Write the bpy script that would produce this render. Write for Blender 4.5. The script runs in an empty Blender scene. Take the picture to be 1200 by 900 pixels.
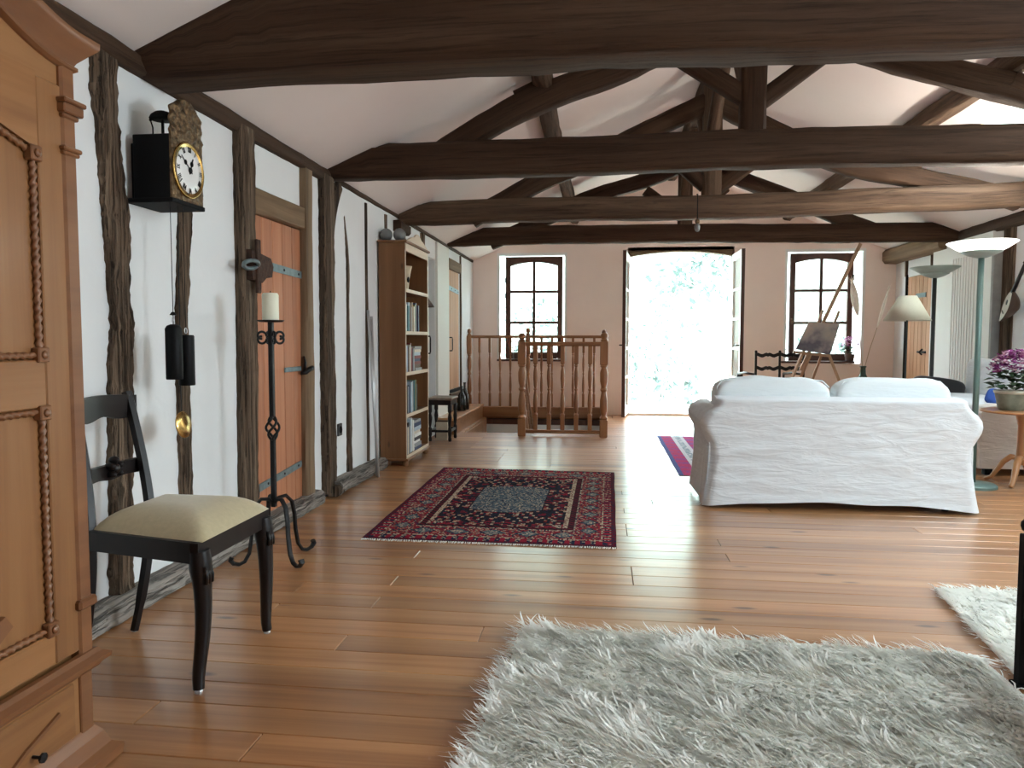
import bpy, math, random
import numpy as np
from mathutils import Vector, Matrix, noise

R = math.radians
rnd = random.Random(7)
COL = bpy.context.scene.collection

# ------------------------------------------------------------------ camera
F_PX, VPX, VPY, ROLL, EYE = 860.0, 706.0, 398.0, R(0.5), 1.12
dY = Vector((VPX - 600, VPY - 450, F_PX)).normalized()
dn = Vector((-math.sin(ROLL), math.cos(ROLL), 0)); dn = (dn - dn.dot(dY) * dY).normalized()
dX = dn.cross(dY)
cam_data = bpy.data.cameras.new('camera')
cam = bpy.data.objects.new('camera', cam_data); COL.objects.link(cam)
cam_data.sensor_width = 36.0; cam_data.lens = F_PX / 1200 * 36.0
cam_data.clip_start = 0.05; cam_data.clip_end = 200
# rows of dX,dY,-dn are the world axes in image coordinates (x right, y down, z forward)
cx = Vector((dX.x, dY.x, -dn.x)); cy = -Vector((dX.y, dY.y, -dn.y)); cz = -Vector((dX.z, dY.z, -dn.z))
cam.matrix_world = Matrix(((cx.x, cy.x, cz.x, 0), (cx.y, cy.y, cz.y, 0), (cx.z, cy.z, cz.z, EYE), (0, 0, 0, 1)))
bpy.context.scene.camera = cam

# ------------------------------------------------------------------ sky and exposure
SKY = 20.0
world = bpy.data.worlds.new('overcast'); bpy.context.scene.world = world
world.use_nodes = True
bg = world.node_tree.nodes['Background']
bg.inputs[0].default_value = (0.80, 0.92, 1.0, 1); bg.inputs[1].default_value = SKY
vs = bpy.context.scene.view_settings
vs.view_transform = 'Standard'; vs.look = 'None'; vs.gamma = 1; vs.use_curve_mapping = False
vs.exposure = 0.62
cyc = bpy.context.scene.cycles
cyc.max_bounces = 16; cyc.diffuse_bounces = 9; cyc.glossy_bounces = 4; cyc.transparent_max_bounces = 16

def portal(name, loc, sx, sy, direction):
    l = bpy.data.lights.new(name, 'AREA'); l.shape = 'RECTANGLE'; l.size = sx; l.size_y = sy
    l.cycles.is_portal = True
    o = bpy.data.objects.new(name, l); COL.objects.link(o)
    o.location = loc; o.rotation_euler = Vector(direction).to_track_quat('-Z', 'Y').to_euler()
    return o

# room measures (metres)
XL, XR, YF, YB = -1.95, 4.10, 11.0, -1.6
ZE, RX, SL, SLR = 2.30, 1.03, 0.43, 0.405  # eaves height, ridge x, roof slopes left and right
ZR = ZE + (RX - XL) * SL                 # ridge height
SKYLIGHTS = [(2.93, 3.70, 5.80, 6.66), (2.93, 3.70, 3.25, 4.60), (2.93, 3.70, 1.0, 2.3)]  # first is a real roof window, the others are added to light the foreground
ang = math.atan(SLR)
for (x0, x1, y0, y1) in SKYLIGHTS:
    xm = (x0 + x1) / 2; zm = ZR - (xm - RX) * SLR
    portal('skylight_portal', (xm + math.sin(ang) * 0.3, (y0 + y1) / 2, zm + math.cos(ang) * 0.3), y1 - y0 + .1, (x1 - x0) / math.cos(ang) + .1, (-math.sin(ang), 0, -math.cos(ang)))
portal('door_portal', (1.12, YF + 0.36, 1.28), 1.6, 2.5, (0, -1, 0))
portal('window_portal', (-1.04, YF + 0.36, 1.6), 1.0, 1.6, (0, -1, 0))
portal('window_portal', (3.13, YF + 0.36, 1.6), 1.0, 1.6, (0, -1, 0))
portal('added_side_portal', (XR + 0.36, 1.6, 1.45), 1.25, 1.15, (-1, 0, 0))  # samples the sky through the added side opening

# ------------------------------------------------------------------ materials
def newmat(name):
    m = bpy.data.materials.new(name); m.use_nodes = True
    nt = m.node_tree
    return m, nt, nt.nodes['Principled BSDF'], nt.nodes, nt.links

def plain(name, col, rough=0.5, metal=0.0, spec=0.5, noise_amt=0.0, nscale=12, bump=0.0, bscale=60, sheen=0, trans=0, emit=None, coat=0):
    m, nt, b, N, L = newmat(name)
    b.inputs['Base Color'].default_value = (*col, 1); b.inputs['Roughness'].default_value = rough
    b.inputs['Metallic'].default_value = metal; b.inputs['Specular IOR Level'].default_value = spec
    if sheen: b.inputs['Sheen Weight'].default_value = sheen
    if trans: b.inputs['Transmission Weight'].default_value = trans
    if coat: b.inputs['Coat Weight'].default_value = coat
    if emit:
        b.inputs['Emission Color'].default_value = (*emit[0], 1); b.inputs['Emission Strength'].default_value = emit[1]
    tc = N.new('ShaderNodeTexCoord')
    if noise_amt:
        n = N.new('ShaderNodeTexNoise'); n.inputs['Scale'].default_value = nscale; n.inputs['Detail'].default_value = 5
        L.new(tc.outputs['Object'], n.inputs['Vector'])
        mr = N.new('ShaderNodeMapRange'); mr.inputs[1].default_value = 0.3; mr.inputs[2].default_value = 0.7
        mr.inputs[3].default_value = 1 - noise_amt; mr.inputs[4].default_value = 1 + noise_amt
        L.new(n.outputs[0], mr.inputs[0])
        mx = N.new('ShaderNodeVectorMath'); mx.operation = 'SCALE'; mx.inputs[0].default_value = col
        L.new(mr.outputs[0], mx.inputs['Scale']); L.new(mx.outputs[0], b.inputs['Base Color'])
    if bump:
        n2 = N.new('ShaderNodeTexNoise'); n2.inputs['Scale'].default_value = bscale; n2.inputs['Detail'].default_value = 4
        L.new(tc.outputs['Object'], n2.inputs['Vector'])
        bp = N.new('ShaderNodeBump'); bp.inputs['Strength'].default_value = bump; bp.inputs['Distance'].default_value = 0.01
        L.new(n2.outputs[0], bp.inputs['Height']); L.new(bp.outputs[0], b.inputs['Normal'])
    return m

def wood(name, c1, c2, c3=None, coord='UV', axis=0, long=0.7, cross=14, rough=0.55, bump=0.25, knots=0.0, vary=0.15, coat=0.0, coat_rough=0.2, dist=0.6, spec=0.5, knot_col=(0.05, 0.02, 0.01), knot_scale=(1.1, 5.0), rough_var=0.0, bdist=0.01, cracks=0.0):
    m, nt, b, N, L = newmat(name)
    tc = N.new('ShaderNodeTexCoord'); oi = N.new('ShaderNodeObjectInfo')
    off = N.new('ShaderNodeVectorMath'); off.operation = 'SCALE'; off.inputs[0].default_value = (37.1, 23.7, 11.3)
    L.new(oi.outputs['Random'], off.inputs['Scale'])
    add = N.new('ShaderNodeVectorMath'); add.operation = 'ADD'
    L.new(tc.outputs['UV' if coord == 'UV' else 'Object'], add.inputs[0]); L.new(off.outputs[0], add.inputs[1])
    mp = N.new('ShaderNodeMapping'); s = [cross, cross, cross]; s[axis] = long; mp.inputs['Scale'].default_value = s
    L.new(add.outputs[0], mp.inputs[0])
    n = N.new('ShaderNodeTexNoise'); n.inputs['Scale'].default_value = 1.0; n.inputs['Detail'].default_value = 7; n.inputs['Roughness'].default_value = 0.62
    n.inputs['Distortion'].default_value = dist
    L.new(mp.outputs[0], n.inputs['Vector'])
    n1 = N.new('ShaderNodeTexNoise'); n1.inputs['Scale'].default_value = 0.33; n1.inputs['Detail'].default_value = 3
    L.new(mp.outputs[0], n1.inputs['Vector'])
    av = N.new('ShaderNodeMath'); av.operation = 'ADD'; L.new(n.outputs[0], av.inputs[0]); L.new(n1.outputs[0], av.inputs[1])
    hf = N.new('ShaderNodeMath'); hf.operation = 'MULTIPLY'; hf.inputs[1].default_value = 0.5; L.new(av.outputs[0], hf.inputs[0])
    cr = N.new('ShaderNodeValToRGB'); e = cr.color_ramp.elements
    e[0].position = 0.34; e[0].color = (*c1, 1); e[1].position = 0.66; e[1].color = (*(c3 or c2), 1)
    if c3:
        k = cr.color_ramp.elements.new(0.5); k.color = (*c2, 1)
    L.new(hf.outputs[0], cr.inputs[0])
    hsv = N.new('ShaderNodeHueSaturation'); L.new(cr.outputs[0], hsv.inputs['Color'])
    mr = N.new('ShaderNodeMapRange'); mr.inputs[3].default_value = 1 - vary; mr.inputs[4].default_value = 1 + vary
    L.new(oi.outputs['Random'], mr.inputs[0]); L.new(mr.outputs[0], hsv.inputs['Value'])
    out = hsv.outputs[0]
    if knots:
        mp2 = N.new('ShaderNodeMapping'); s2 = [knot_scale[1]] * 3; s2[axis] = knot_scale[0]; mp2.inputs['Scale'].default_value = s2
        L.new(add.outputs[0], mp2.inputs[0])
        v = N.new('ShaderNodeTexVoronoi'); v.inputs['Scale'].default_value = 1.0; L.new(mp2.outputs[0], v.inputs['Vector'])
        kr = N.new('ShaderNodeMapRange'); kr.inputs[1].default_value = knots * 0.45; kr.inputs[2].default_value = knots; kr.inputs[3].default_value = 0.75; kr.inputs[4].default_value = 0.0
        L.new(v.outputs['Distance'], kr.inputs[0])
        mx = N.new('ShaderNodeMixRGB'); mx.inputs['Color2'].default_value = (*knot_col, 1)
        L.new(kr.outputs[0], mx.inputs[0]); L.new(out, mx.inputs['Color1']); out = mx.outputs[0]
    ck_out = None
    if cracks:
        mp3 = N.new('ShaderNodeMapping'); s3 = [cross * 2.6] * 3; s3[axis] = long * 2.2; mp3.inputs['Scale'].default_value = s3; L.new(add.outputs[0], mp3.inputs[0])
        n3 = N.new('ShaderNodeTexNoise'); n3.inputs['Scale'].default_value = 1.0; n3.inputs['Detail'].default_value = 5; n3.inputs['Roughness'].default_value = .7; n3.inputs['Distortion'].default_value = .8; L.new(mp3.outputs[0], n3.inputs['Vector'])
        k3 = N.new('ShaderNodeMapRange'); k3.inputs[1].default_value = 0.36; k3.inputs[2].default_value = 0.50; k3.inputs[3].default_value = 1 - cracks; k3.inputs[4].default_value = 1.0; L.new(n3.outputs[0], k3.inputs[0])
        sc3 = N.new('ShaderNodeVectorMath'); sc3.operation = 'SCALE'; L.new(out, sc3.inputs[0]); L.new(k3.outputs[0], sc3.inputs['Scale']); out = sc3.outputs[0]; ck_out = k3.outputs[0]
    L.new(out, b.inputs['Base Color'])
    b.inputs['Roughness'].default_value = rough; b.inputs['Specular IOR Level'].default_value = spec
    if coat:
        b.inputs['Coat Weight'].default_value = coat; b.inputs['Coat Roughness'].default_value = coat_rough
    if bump:
        bp = N.new('ShaderNodeBump'); bp.inputs['Strength'].default_value = bump; bp.inputs['Distance'].default_value = bdist
        hh = hf.outputs[0]
        if ck_out is not None:
            a3 = N.new('ShaderNodeMath'); a3.operation = 'MULTIPLY_ADD'; a3.inputs[1].default_value = .8; L.new(ck_out, a3.inputs[0]); L.new(hf.outputs[0], a3.inputs[2]); hh = a3.outputs[0]
        L.new(hh, bp.inputs['Height']); L.new(bp.outputs[0], b.inputs['Normal'])
    return m

def glass_mat(name, tint=(1, 1, 1), refl=0.08):
    m, nt, b, N, L = newmat(name)
    N.remove(b)
    t = N.new('ShaderNodeBsdfTransparent'); t.inputs[0].default_value = (*tint, 1)
    g = N.new('ShaderNodeBsdfGlossy'); g.inputs['Roughness'].default_value = 0.02
    mx = N.new('ShaderNodeMixShader'); mx.inputs[0].default_value = refl
    L.new(t.outputs[0], mx.inputs[1]); L.new(g.outputs[0], mx.inputs[2]); L.new(mx.outputs[0], N['Material Output'].inputs[0])
    return m

def vcol_mat(name, rough=0.95, bump=0.4, bscale=160):
    m, nt, b, N, L = newmat(name)
    a = N.new('ShaderNodeVertexColor'); a.layer_name = 'pattern'
    tc = N.new('ShaderNodeTexCoord'); n = N.new('ShaderNodeTexNoise'); n.inputs['Scale'].default_value = bscale
    L.new(tc.outputs['Object'], n.inputs['Vector'])
    mr = N.new('ShaderNodeMapRange'); mr.inputs[1].default_value = 0.25; mr.inputs[2].default_value = 0.75; mr.inputs[3].default_value = 0.65; mr.inputs[4].default_value = 1.3
    L.new(n.outputs[0], mr.inputs[0])
    sc = N.new('ShaderNodeVectorMath'); sc.operation = 'SCALE'; L.new(a.outputs[0], sc.inputs[0]); L.new(mr.outputs[0], sc.inputs['Scale'])
    L.new(sc.outputs[0], b.inputs['Base Color'])
    b.inputs['Roughness'].default_value = rough; b.inputs['Specular IOR Level'].default_value = 0.05
    bp = N.new('ShaderNodeBump'); bp.inputs['Strength'].default_value = bump; bp.inputs['Distance'].default_value = 0.004
    L.new(n.outputs[0], bp.inputs['Height']); L.new(bp.outputs[0], b.inputs['Normal'])
    return m

def linen_mat(name, col, wr=0.35):
    m, nt, b, N, L = newmat(name)
    b.inputs['Base Color'].default_value = (*col, 1); b.inputs['Roughness'].default_value = 0.9; b.inputs['Specular IOR Level'].default_value = 0.2
    b.inputs['Sheen Weight'].default_value = 0.15
    tc = N.new('ShaderNodeTexCoord'); mp = N.new('ShaderNodeMapping'); mp.inputs['Scale'].default_value = (4.5, 4.5, 22)
    L.new(tc.outputs['Object'], mp.inputs[0])
    n = N.new('ShaderNodeTexNoise'); n.inputs['Scale'].default_value = 1.0; n.inputs['Detail'].default_value = 4; n.inputs['Distortion'].default_value = 1.2
    L.new(mp.outputs[0], n.inputs['Vector'])
    n2 = N.new('ShaderNodeTexNoise'); n2.inputs['Scale'].default_value = 6.0; n2.inputs['Detail'].default_value = 3; L.new(tc.outputs['Object'], n2.inputs['Vector'])
    ad = N.new('ShaderNodeMath'); ad.operation = 'ADD'; L.new(n.outputs[0], ad.inputs[0]); L.new(n2.outputs[0], ad.inputs[1])
    bp = N.new('ShaderNodeBump'); bp.inputs['Strength'].default_value = wr; bp.inputs['Distance'].default_value = 0.03
    L.new(ad.outputs[0], bp.inputs['Height']); L.new(bp.outputs[0], b.inputs['Normal'])
    return m

M = {}
M['plaster'] = plain('white_plaster', (0.78, 0.80, 0.80), 0.9, spec=0.2, noise_amt=0.025, nscale=2.5, bump=0.25, bscale=14)
M['plaster_far'] = plain('rose_plaster', (0.88, 0.75, 0.69), 0.9, spec=0.2, noise_amt=0.02, nscale=2.5, bump=0.15, bscale=14)
M['ceiling'] = plain('ceiling_plaster', (0.82, 0.74, 0.70), 0.92, spec=0.15, noise_amt=0.02, nscale=1.5, bump=0.18, bscale=7)
M['reveal'] = plain('reveal_plaster', (0.80, 0.80, 0.79), 0.9, spec=0.2)
M['beam'] = wood('dark_oak_beam', (0.034, 0.016, 0.008), (0.056, 0.029, 0.016), (0.088, 0.050, 0.029), 'UV', 0, 0.8, 20, rough=0.75, bump=0.4, vary=0.12, spec=0.2, bdist=0.02, cracks=.45)
M['purlin'] = wood('brown_oak_purlin', (0.055, 0.030, 0.017), (0.10, 0.060, 0.037), (0.16, 0.105, 0.068), 'UV', 0, 1.1, 20, rough=0.8, bump=0.5, vary=0.12, spec=0.25, bdist=0.02, cracks=.45)
M['stud'] = wood('weathered_oak', (0.045, 0.027, 0.017), (0.14, 0.094, 0.062), (0.26, 0.19, 0.13), 'OBJ', 2, 1.3, 34, rough=0.85, bump=0.9, vary=0.12, spec=0.2, bdist=0.03, cracks=.75)
M['jamb'] = wood('door_post_oak', (0.09, 0.055, 0.03), (0.20, 0.13, 0.075), (0.30, 0.20, 0.12), 'UV', 0, 0.9, 22, rough=0.75, bump=0.4, vary=0.1, spec=0.25)
M['sill'] = wood('grey_weathered_sill', (0.13, 0.11, 0.095), (0.28, 0.25, 0.22), (0.42, 0.39, 0.35), 'UV', 0, 1.8, 24, rough=0.9, bump=0.9, vary=0.1, spec=0.2, bdist=0.03, cracks=.6)
M['floor'] = wood('pine_floorboard', (0.245, 0.092, 0.028), (0.42, 0.188, 0.068), (0.55, 0.285, 0.12), 'OBJ', 0, 0.55, 17, rough=0.42, bump=0.03, knots=0.12, vary=0.2, coat=1.0, coat_rough=0.23, knot_scale=(2.0, 6.5), knot_col=(0.05, 0.02, 0.009))
M['floor_dark'] = plain('floor_underlay', (0.10, 0.05, 0.025), 0.7)
M['pine'] = wood('honey_pine', (0.19, 0.075, 0.023), (0.285, 0.125, 0.042), (0.345, 0.165, 0.062), 'OBJ', 2, 0.7, 15, rough=0.42, bump=0.08, knots=0.07, vary=0.06, coat=0.15, knot_scale=(2.2, 6.5), knot_col=(0.16, 0.06, 0.02))
M['pine_h'] = wood('honey_pine_rail', (0.19, 0.075, 0.023), (0.285, 0.125, 0.042), (0.345, 0.165, 0.062), 'OBJ', 1, 0.7, 15, rough=0.42, bump=0.08, knots=0.06, vary=0.06, coat=0.15, knot_scale=(2.2, 6.5), knot_col=(0.16, 0.06, 0.02))
M['pine_mould'] = wood('dark_pine_moulding', (0.16, 0.06, 0.022), (0.25, 0.105, 0.04), None, 'OBJ', 1, 1.0, 16, rough=0.4, bump=0.08, vary=0.06, coat=0.2)
M['bookcase'] = wood('bookcase_pine', (0.13, 0.052, 0.017), (0.19, 0.084, 0.030), (0.24, 0.115, 0.046), 'OBJ', 2, 0.6, 14, rough=0.5, bump=0.06, knots=0.09, vary=0.04, knot_scale=(2.4, 6.0), knot_col=(0.07, 0.028, 0.012))
M['shelf'] = wood('pale_shelf_edge', (0.55, 0.42, 0.28), (0.70, 0.58, 0.44), None, 'OBJ', 1, 0.8, 14, rough=0.5, bump=0.03, vary=0.03)
M['doorwood'] = wood('red_pine_door', (0.30, 0.10, 0.042), (0.43, 0.165, 0.075), (0.50, 0.22, 0.11), 'OBJ', 2, 0.5, 22, rough=0.6, bump=0.12, vary=0.12)
M['doorwood_far'] = wood('pale_pine_door', (0.42, 0.21, 0.10), (0.56, 0.31, 0.17), (0.63, 0.38, 0.23), 'OBJ', 2, 0.5, 22, rough=0.6, bump=0.1, vary=0.08)
M['rail'] = wood('baluster_pine', (0.21, 0.08, 0.027), (0.31, 0.135, 0.052), (0.38, 0.19, 0.083), 'OBJ', 2, 1.0, 20, rough=0.4, bump=0.05, vary=0.08, coat=0.25)
M['rail_h'] = wood('handrail_pine', (0.21, 0.08, 0.027), (0.31, 0.135, 0.052), (0.38, 0.19, 0.083), 'OBJ', 0, 1.0, 20, rough=0.4, bump=0.05, vary=0.08, coat=0.25)
M['frame'] = wood('dark_window_frame', (0.055, 0.018, 0.010), (0.095, 0.034, 0.020), None, 'OBJ', 2, 1.2, 24, rough=0.45, bump=0.05, vary=0.05)
M['ebony'] = wood('ebonised_wood', (0.006, 0.004, 0.004), (0.016, 0.010, 0.009), None, 'OBJ', 2, 1.5, 20, rough=0.38, bump=0.04, vary=0.05, coat=0.0, spec=0.3)
M['tablewood'] = wood('cherry_table', (0.36, 0.15, 0.055), (0.50, 0.24, 0.10), None, 'OBJ', 2, 1.0, 16, rough=0.4, bump=0.03, vary=0.05, coat=0.25)
M['easel'] = wood('beech_easel', (0.34, 0.20, 0.11), (0.50, 0.33, 0.20), None, 'OBJ', 2, 1.0, 20, rough=0.55, bump=0.04, vary=0.1)
M['iron'] = plain('black_iron', (0.010, 0.0095, 0.0095), 0.5, metal=0.1, spec=0.3, noise_amt=0.3, nscale=40, bump=0.2, bscale=70)
M['iron_blue'] = plain('blue_grey_iron', (0.16, 0.21, 0.22), 0.5, metal=0.4, noise_amt=0.25, nscale=25, bump=0.1)
M['iron_pale'] = plain('pale_blue_iron', (0.33, 0.45, 0.50), 0.5, metal=0.2, noise_amt=0.15)
M['rust'] = plain('rusted_iron', (0.055, 0.025, 0.015), 0.8, metal=0.2, noise_amt=0.4, nscale=40, bump=0.5)
M['black'] = plain('black_lacquer', (0.005, 0.005, 0.0055), 0.5, spec=0.15)
M['blackmatte'] = plain('matte_black', (0.006, 0.006, 0.0065), 0.7, spec=0.15, bump=0.1)
M['brass'] = plain('polished_brass', (0.58, 0.38, 0.13), 0.25, metal=1.0, noise_amt=0.08)
M['brass_old'] = plain('embossed_brass', (0.15, 0.095, 0.05), 0.42, metal=0.8, noise_amt=0.7, nscale=45, bump=1.0, bscale=55)
M['enamel'] = plain('white_enamel', (0.84, 0.84, 0.82), 0.25)
M['white'] = plain('white_paint', (0.80, 0.80, 0.78), 0.5)
M['white_warm'] = plain('cream_paint', (0.74, 0.74, 0.68), 0.55)
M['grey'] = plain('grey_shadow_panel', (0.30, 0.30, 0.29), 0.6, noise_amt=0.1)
M['seat'] = plain('gold_satin', (0.50, 0.42, 0.25), 0.55, sheen=0.4, noise_amt=0.06, nscale=60, bump=0.08, bscale=200)
M['candle'] = plain('ivory_wax', (0.80, 0.78, 0.62), 0.5)
M['linen'] = linen_mat('white_linen', (0.70, 0.735, 0.765), 0.36)
M['linen2'] = linen_mat('pale_cushion_linen', (0.72, 0.77, 0.79), 0.25)
M['linen_grey'] = linen_mat('grey_linen', (0.60, 0.56, 0.52), 0.3)
def fur_mat(name, col):
    m, nt, b, N, L = newmat(name); N.remove(b)
    d = N.new('ShaderNodeBsdfDiffuse'); d.inputs[0].default_value = (*col, 1); t = N.new('ShaderNodeBsdfTranslucent'); t.inputs[0].default_value = (*col, 1)
    mx = N.new('ShaderNodeMixShader'); mx.inputs[0].default_value = 0.30
    L.new(d.outputs[0], mx.inputs[1]); L.new(t.outputs[0], mx.inputs[2]); L.new(mx.outputs[0], N['Material Output'].inputs[0])
    return m
M['fur'] = fur_mat('ivory_wool', (0.97, 0.97, 0.945))
M['fur_base'] = plain('wool_backing', (0.90, 0.89, 0.85), 0.95, spec=0.1)
M['fringe'] = plain('cotton_fringe', (0.72, 0.70, 0.64), 0.9)
M['rug'] = vcol_mat('knotted_wool')
M['glass'] = glass_mat('window_glass', (0.97, 0.99, 0.98), 0.07)
M['ball'] = plain('smoked_glass', (0.17, 0.18, 0.18), 0.08, spec=0.6, coat=0.5)
M['bottle'] = plain('dark_bottle_glass', (0.012, 0.015, 0.012), 0.08, spec=0.7)
M['green_glass'] = plain('green_bottle_glass', (0.03, 0.07, 0.05), 0.1, spec=0.7)
M['pampas'] = plain('pampas_plume', (0.88, 0.82, 0.72), 0.95, noise_amt=0.1, nscale=30, bump=0.6, bscale=90)
M['stem'] = plain('dry_stem', (0.55, 0.42, 0.30), 0.9)
M['lampgreen'] = plain('grey_green_metal', (0.13, 0.21, 0.195), 0.4, metal=0.2, noise_amt=0.05)
M['lampdish'] = plain('pale_green_dish', (0.30, 0.37, 0.33), 0.45)
M['lit'] = plain('lit_opal_glass', (0.9, 0.9, 0.88), 0.4, emit=((1.0, 0.97, 0.92), 1.6))
M['shade'] = plain('ivory_shade', (0.62, 0.60, 0.47), 0.85, noise_amt=0.03, nscale=80)
M['darkgreen'] = plain('dark_lamp_pole', (0.035, 0.045, 0.045), 0.45)
M['leaf'] = plain('plant_leaf', (0.045, 0.10, 0.045), 0.5, noise_amt=0.3, nscale=30)
M['petal'] = plain('magenta_petal', (0.27, 0.03, 0.20), 0.7, noise_amt=0.35, nscale=40)
M['petal_pale'] = plain('pink_petal', (0.72, 0.45, 0.58), 0.7, noise_amt=0.2, nscale=40)
M['petal_red'] = plain('red_petal', (0.40, 0.05, 0.08), 0.7)
M['pot'] = plain('grey_green_pot', (0.22, 0.24, 0.19), 0.6, noise_amt=0.25, nscale=20, bump=0.2)
M['pot_rim'] = plain('pale_pot_rim', (0.55, 0.52, 0.42), 0.6)
M['terracotta'] = plain('dark_pot', (0.10, 0.07, 0.06), 0.7)
M['vase'] = plain('cream_stoneware', (0.55, 0.45, 0.30), 0.5, noise_amt=0.25, nscale=14)
M['velvet'] = plain('black_velvet', (0.012, 0.012, 0.014), 0.9, sheen=0.3)
M['blue'] = plain('blue_cushion', (0.02, 0.07, 0.30), 0.85)
M['soundboard'] = plain('spruce_soundboard', (0.45, 0.38, 0.30), 0.4, noise_amt=0.1, nscale=20)
M['bowl'] = wood('rosewood_bowl', (0.045, 0.022, 0.014), (0.10, 0.055, 0.032), None, 'OBJ', 2, 1, 22, rough=0.35, vary=0.05)
M['tree'] = plain('pale_foliage', (0.075, 0.11, 0.095), 0.8, noise_amt=0.3, nscale=3)
M['bark'] = plain('pale_bark', (0.35, 0.30, 0.25), 0.9)
M['meadow'] = plain('pale_meadow', (0.20, 0.24, 0.20), 0.95, noise_amt=0.15, nscale=0.6)  # pale grey-green ground with slight random mottling
M['stone'] = plain('balcony_stone', (0.62, 0.60, 0.57), 0.9, noise_amt=0.1)
M['railpaint'] = plain('pale_balcony_metal', (0.50, 0.50, 0.47), 0.5)
M['rush'] = plain('rush_seat', (0.42, 0.32, 0.17), 0.9, bump=0.4)
M['stooltop'] = plain('worn_leather_top', (0.20, 0.15, 0.115), 0.6, noise_amt=0.3, nscale=20)
M['paper'] = plain('page_edges', (0.72, 0.68, 0.58), 0.9)
M['skyframe'] = wood('pale_skylight_frame', (0.60, 0.42, 0.24), (0.72, 0.56, 0.36), None, 'OBJ', 1, 1, 15, rough=0.5, bump=0.03)
M['socket'] = plain('black_socket', (0.02, 0.02, 0.022), 0.4)
M['alu'] = plain('pale_aluminium_pole', (0.55, 0.56, 0.57), 0.35, metal=0.7)

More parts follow.
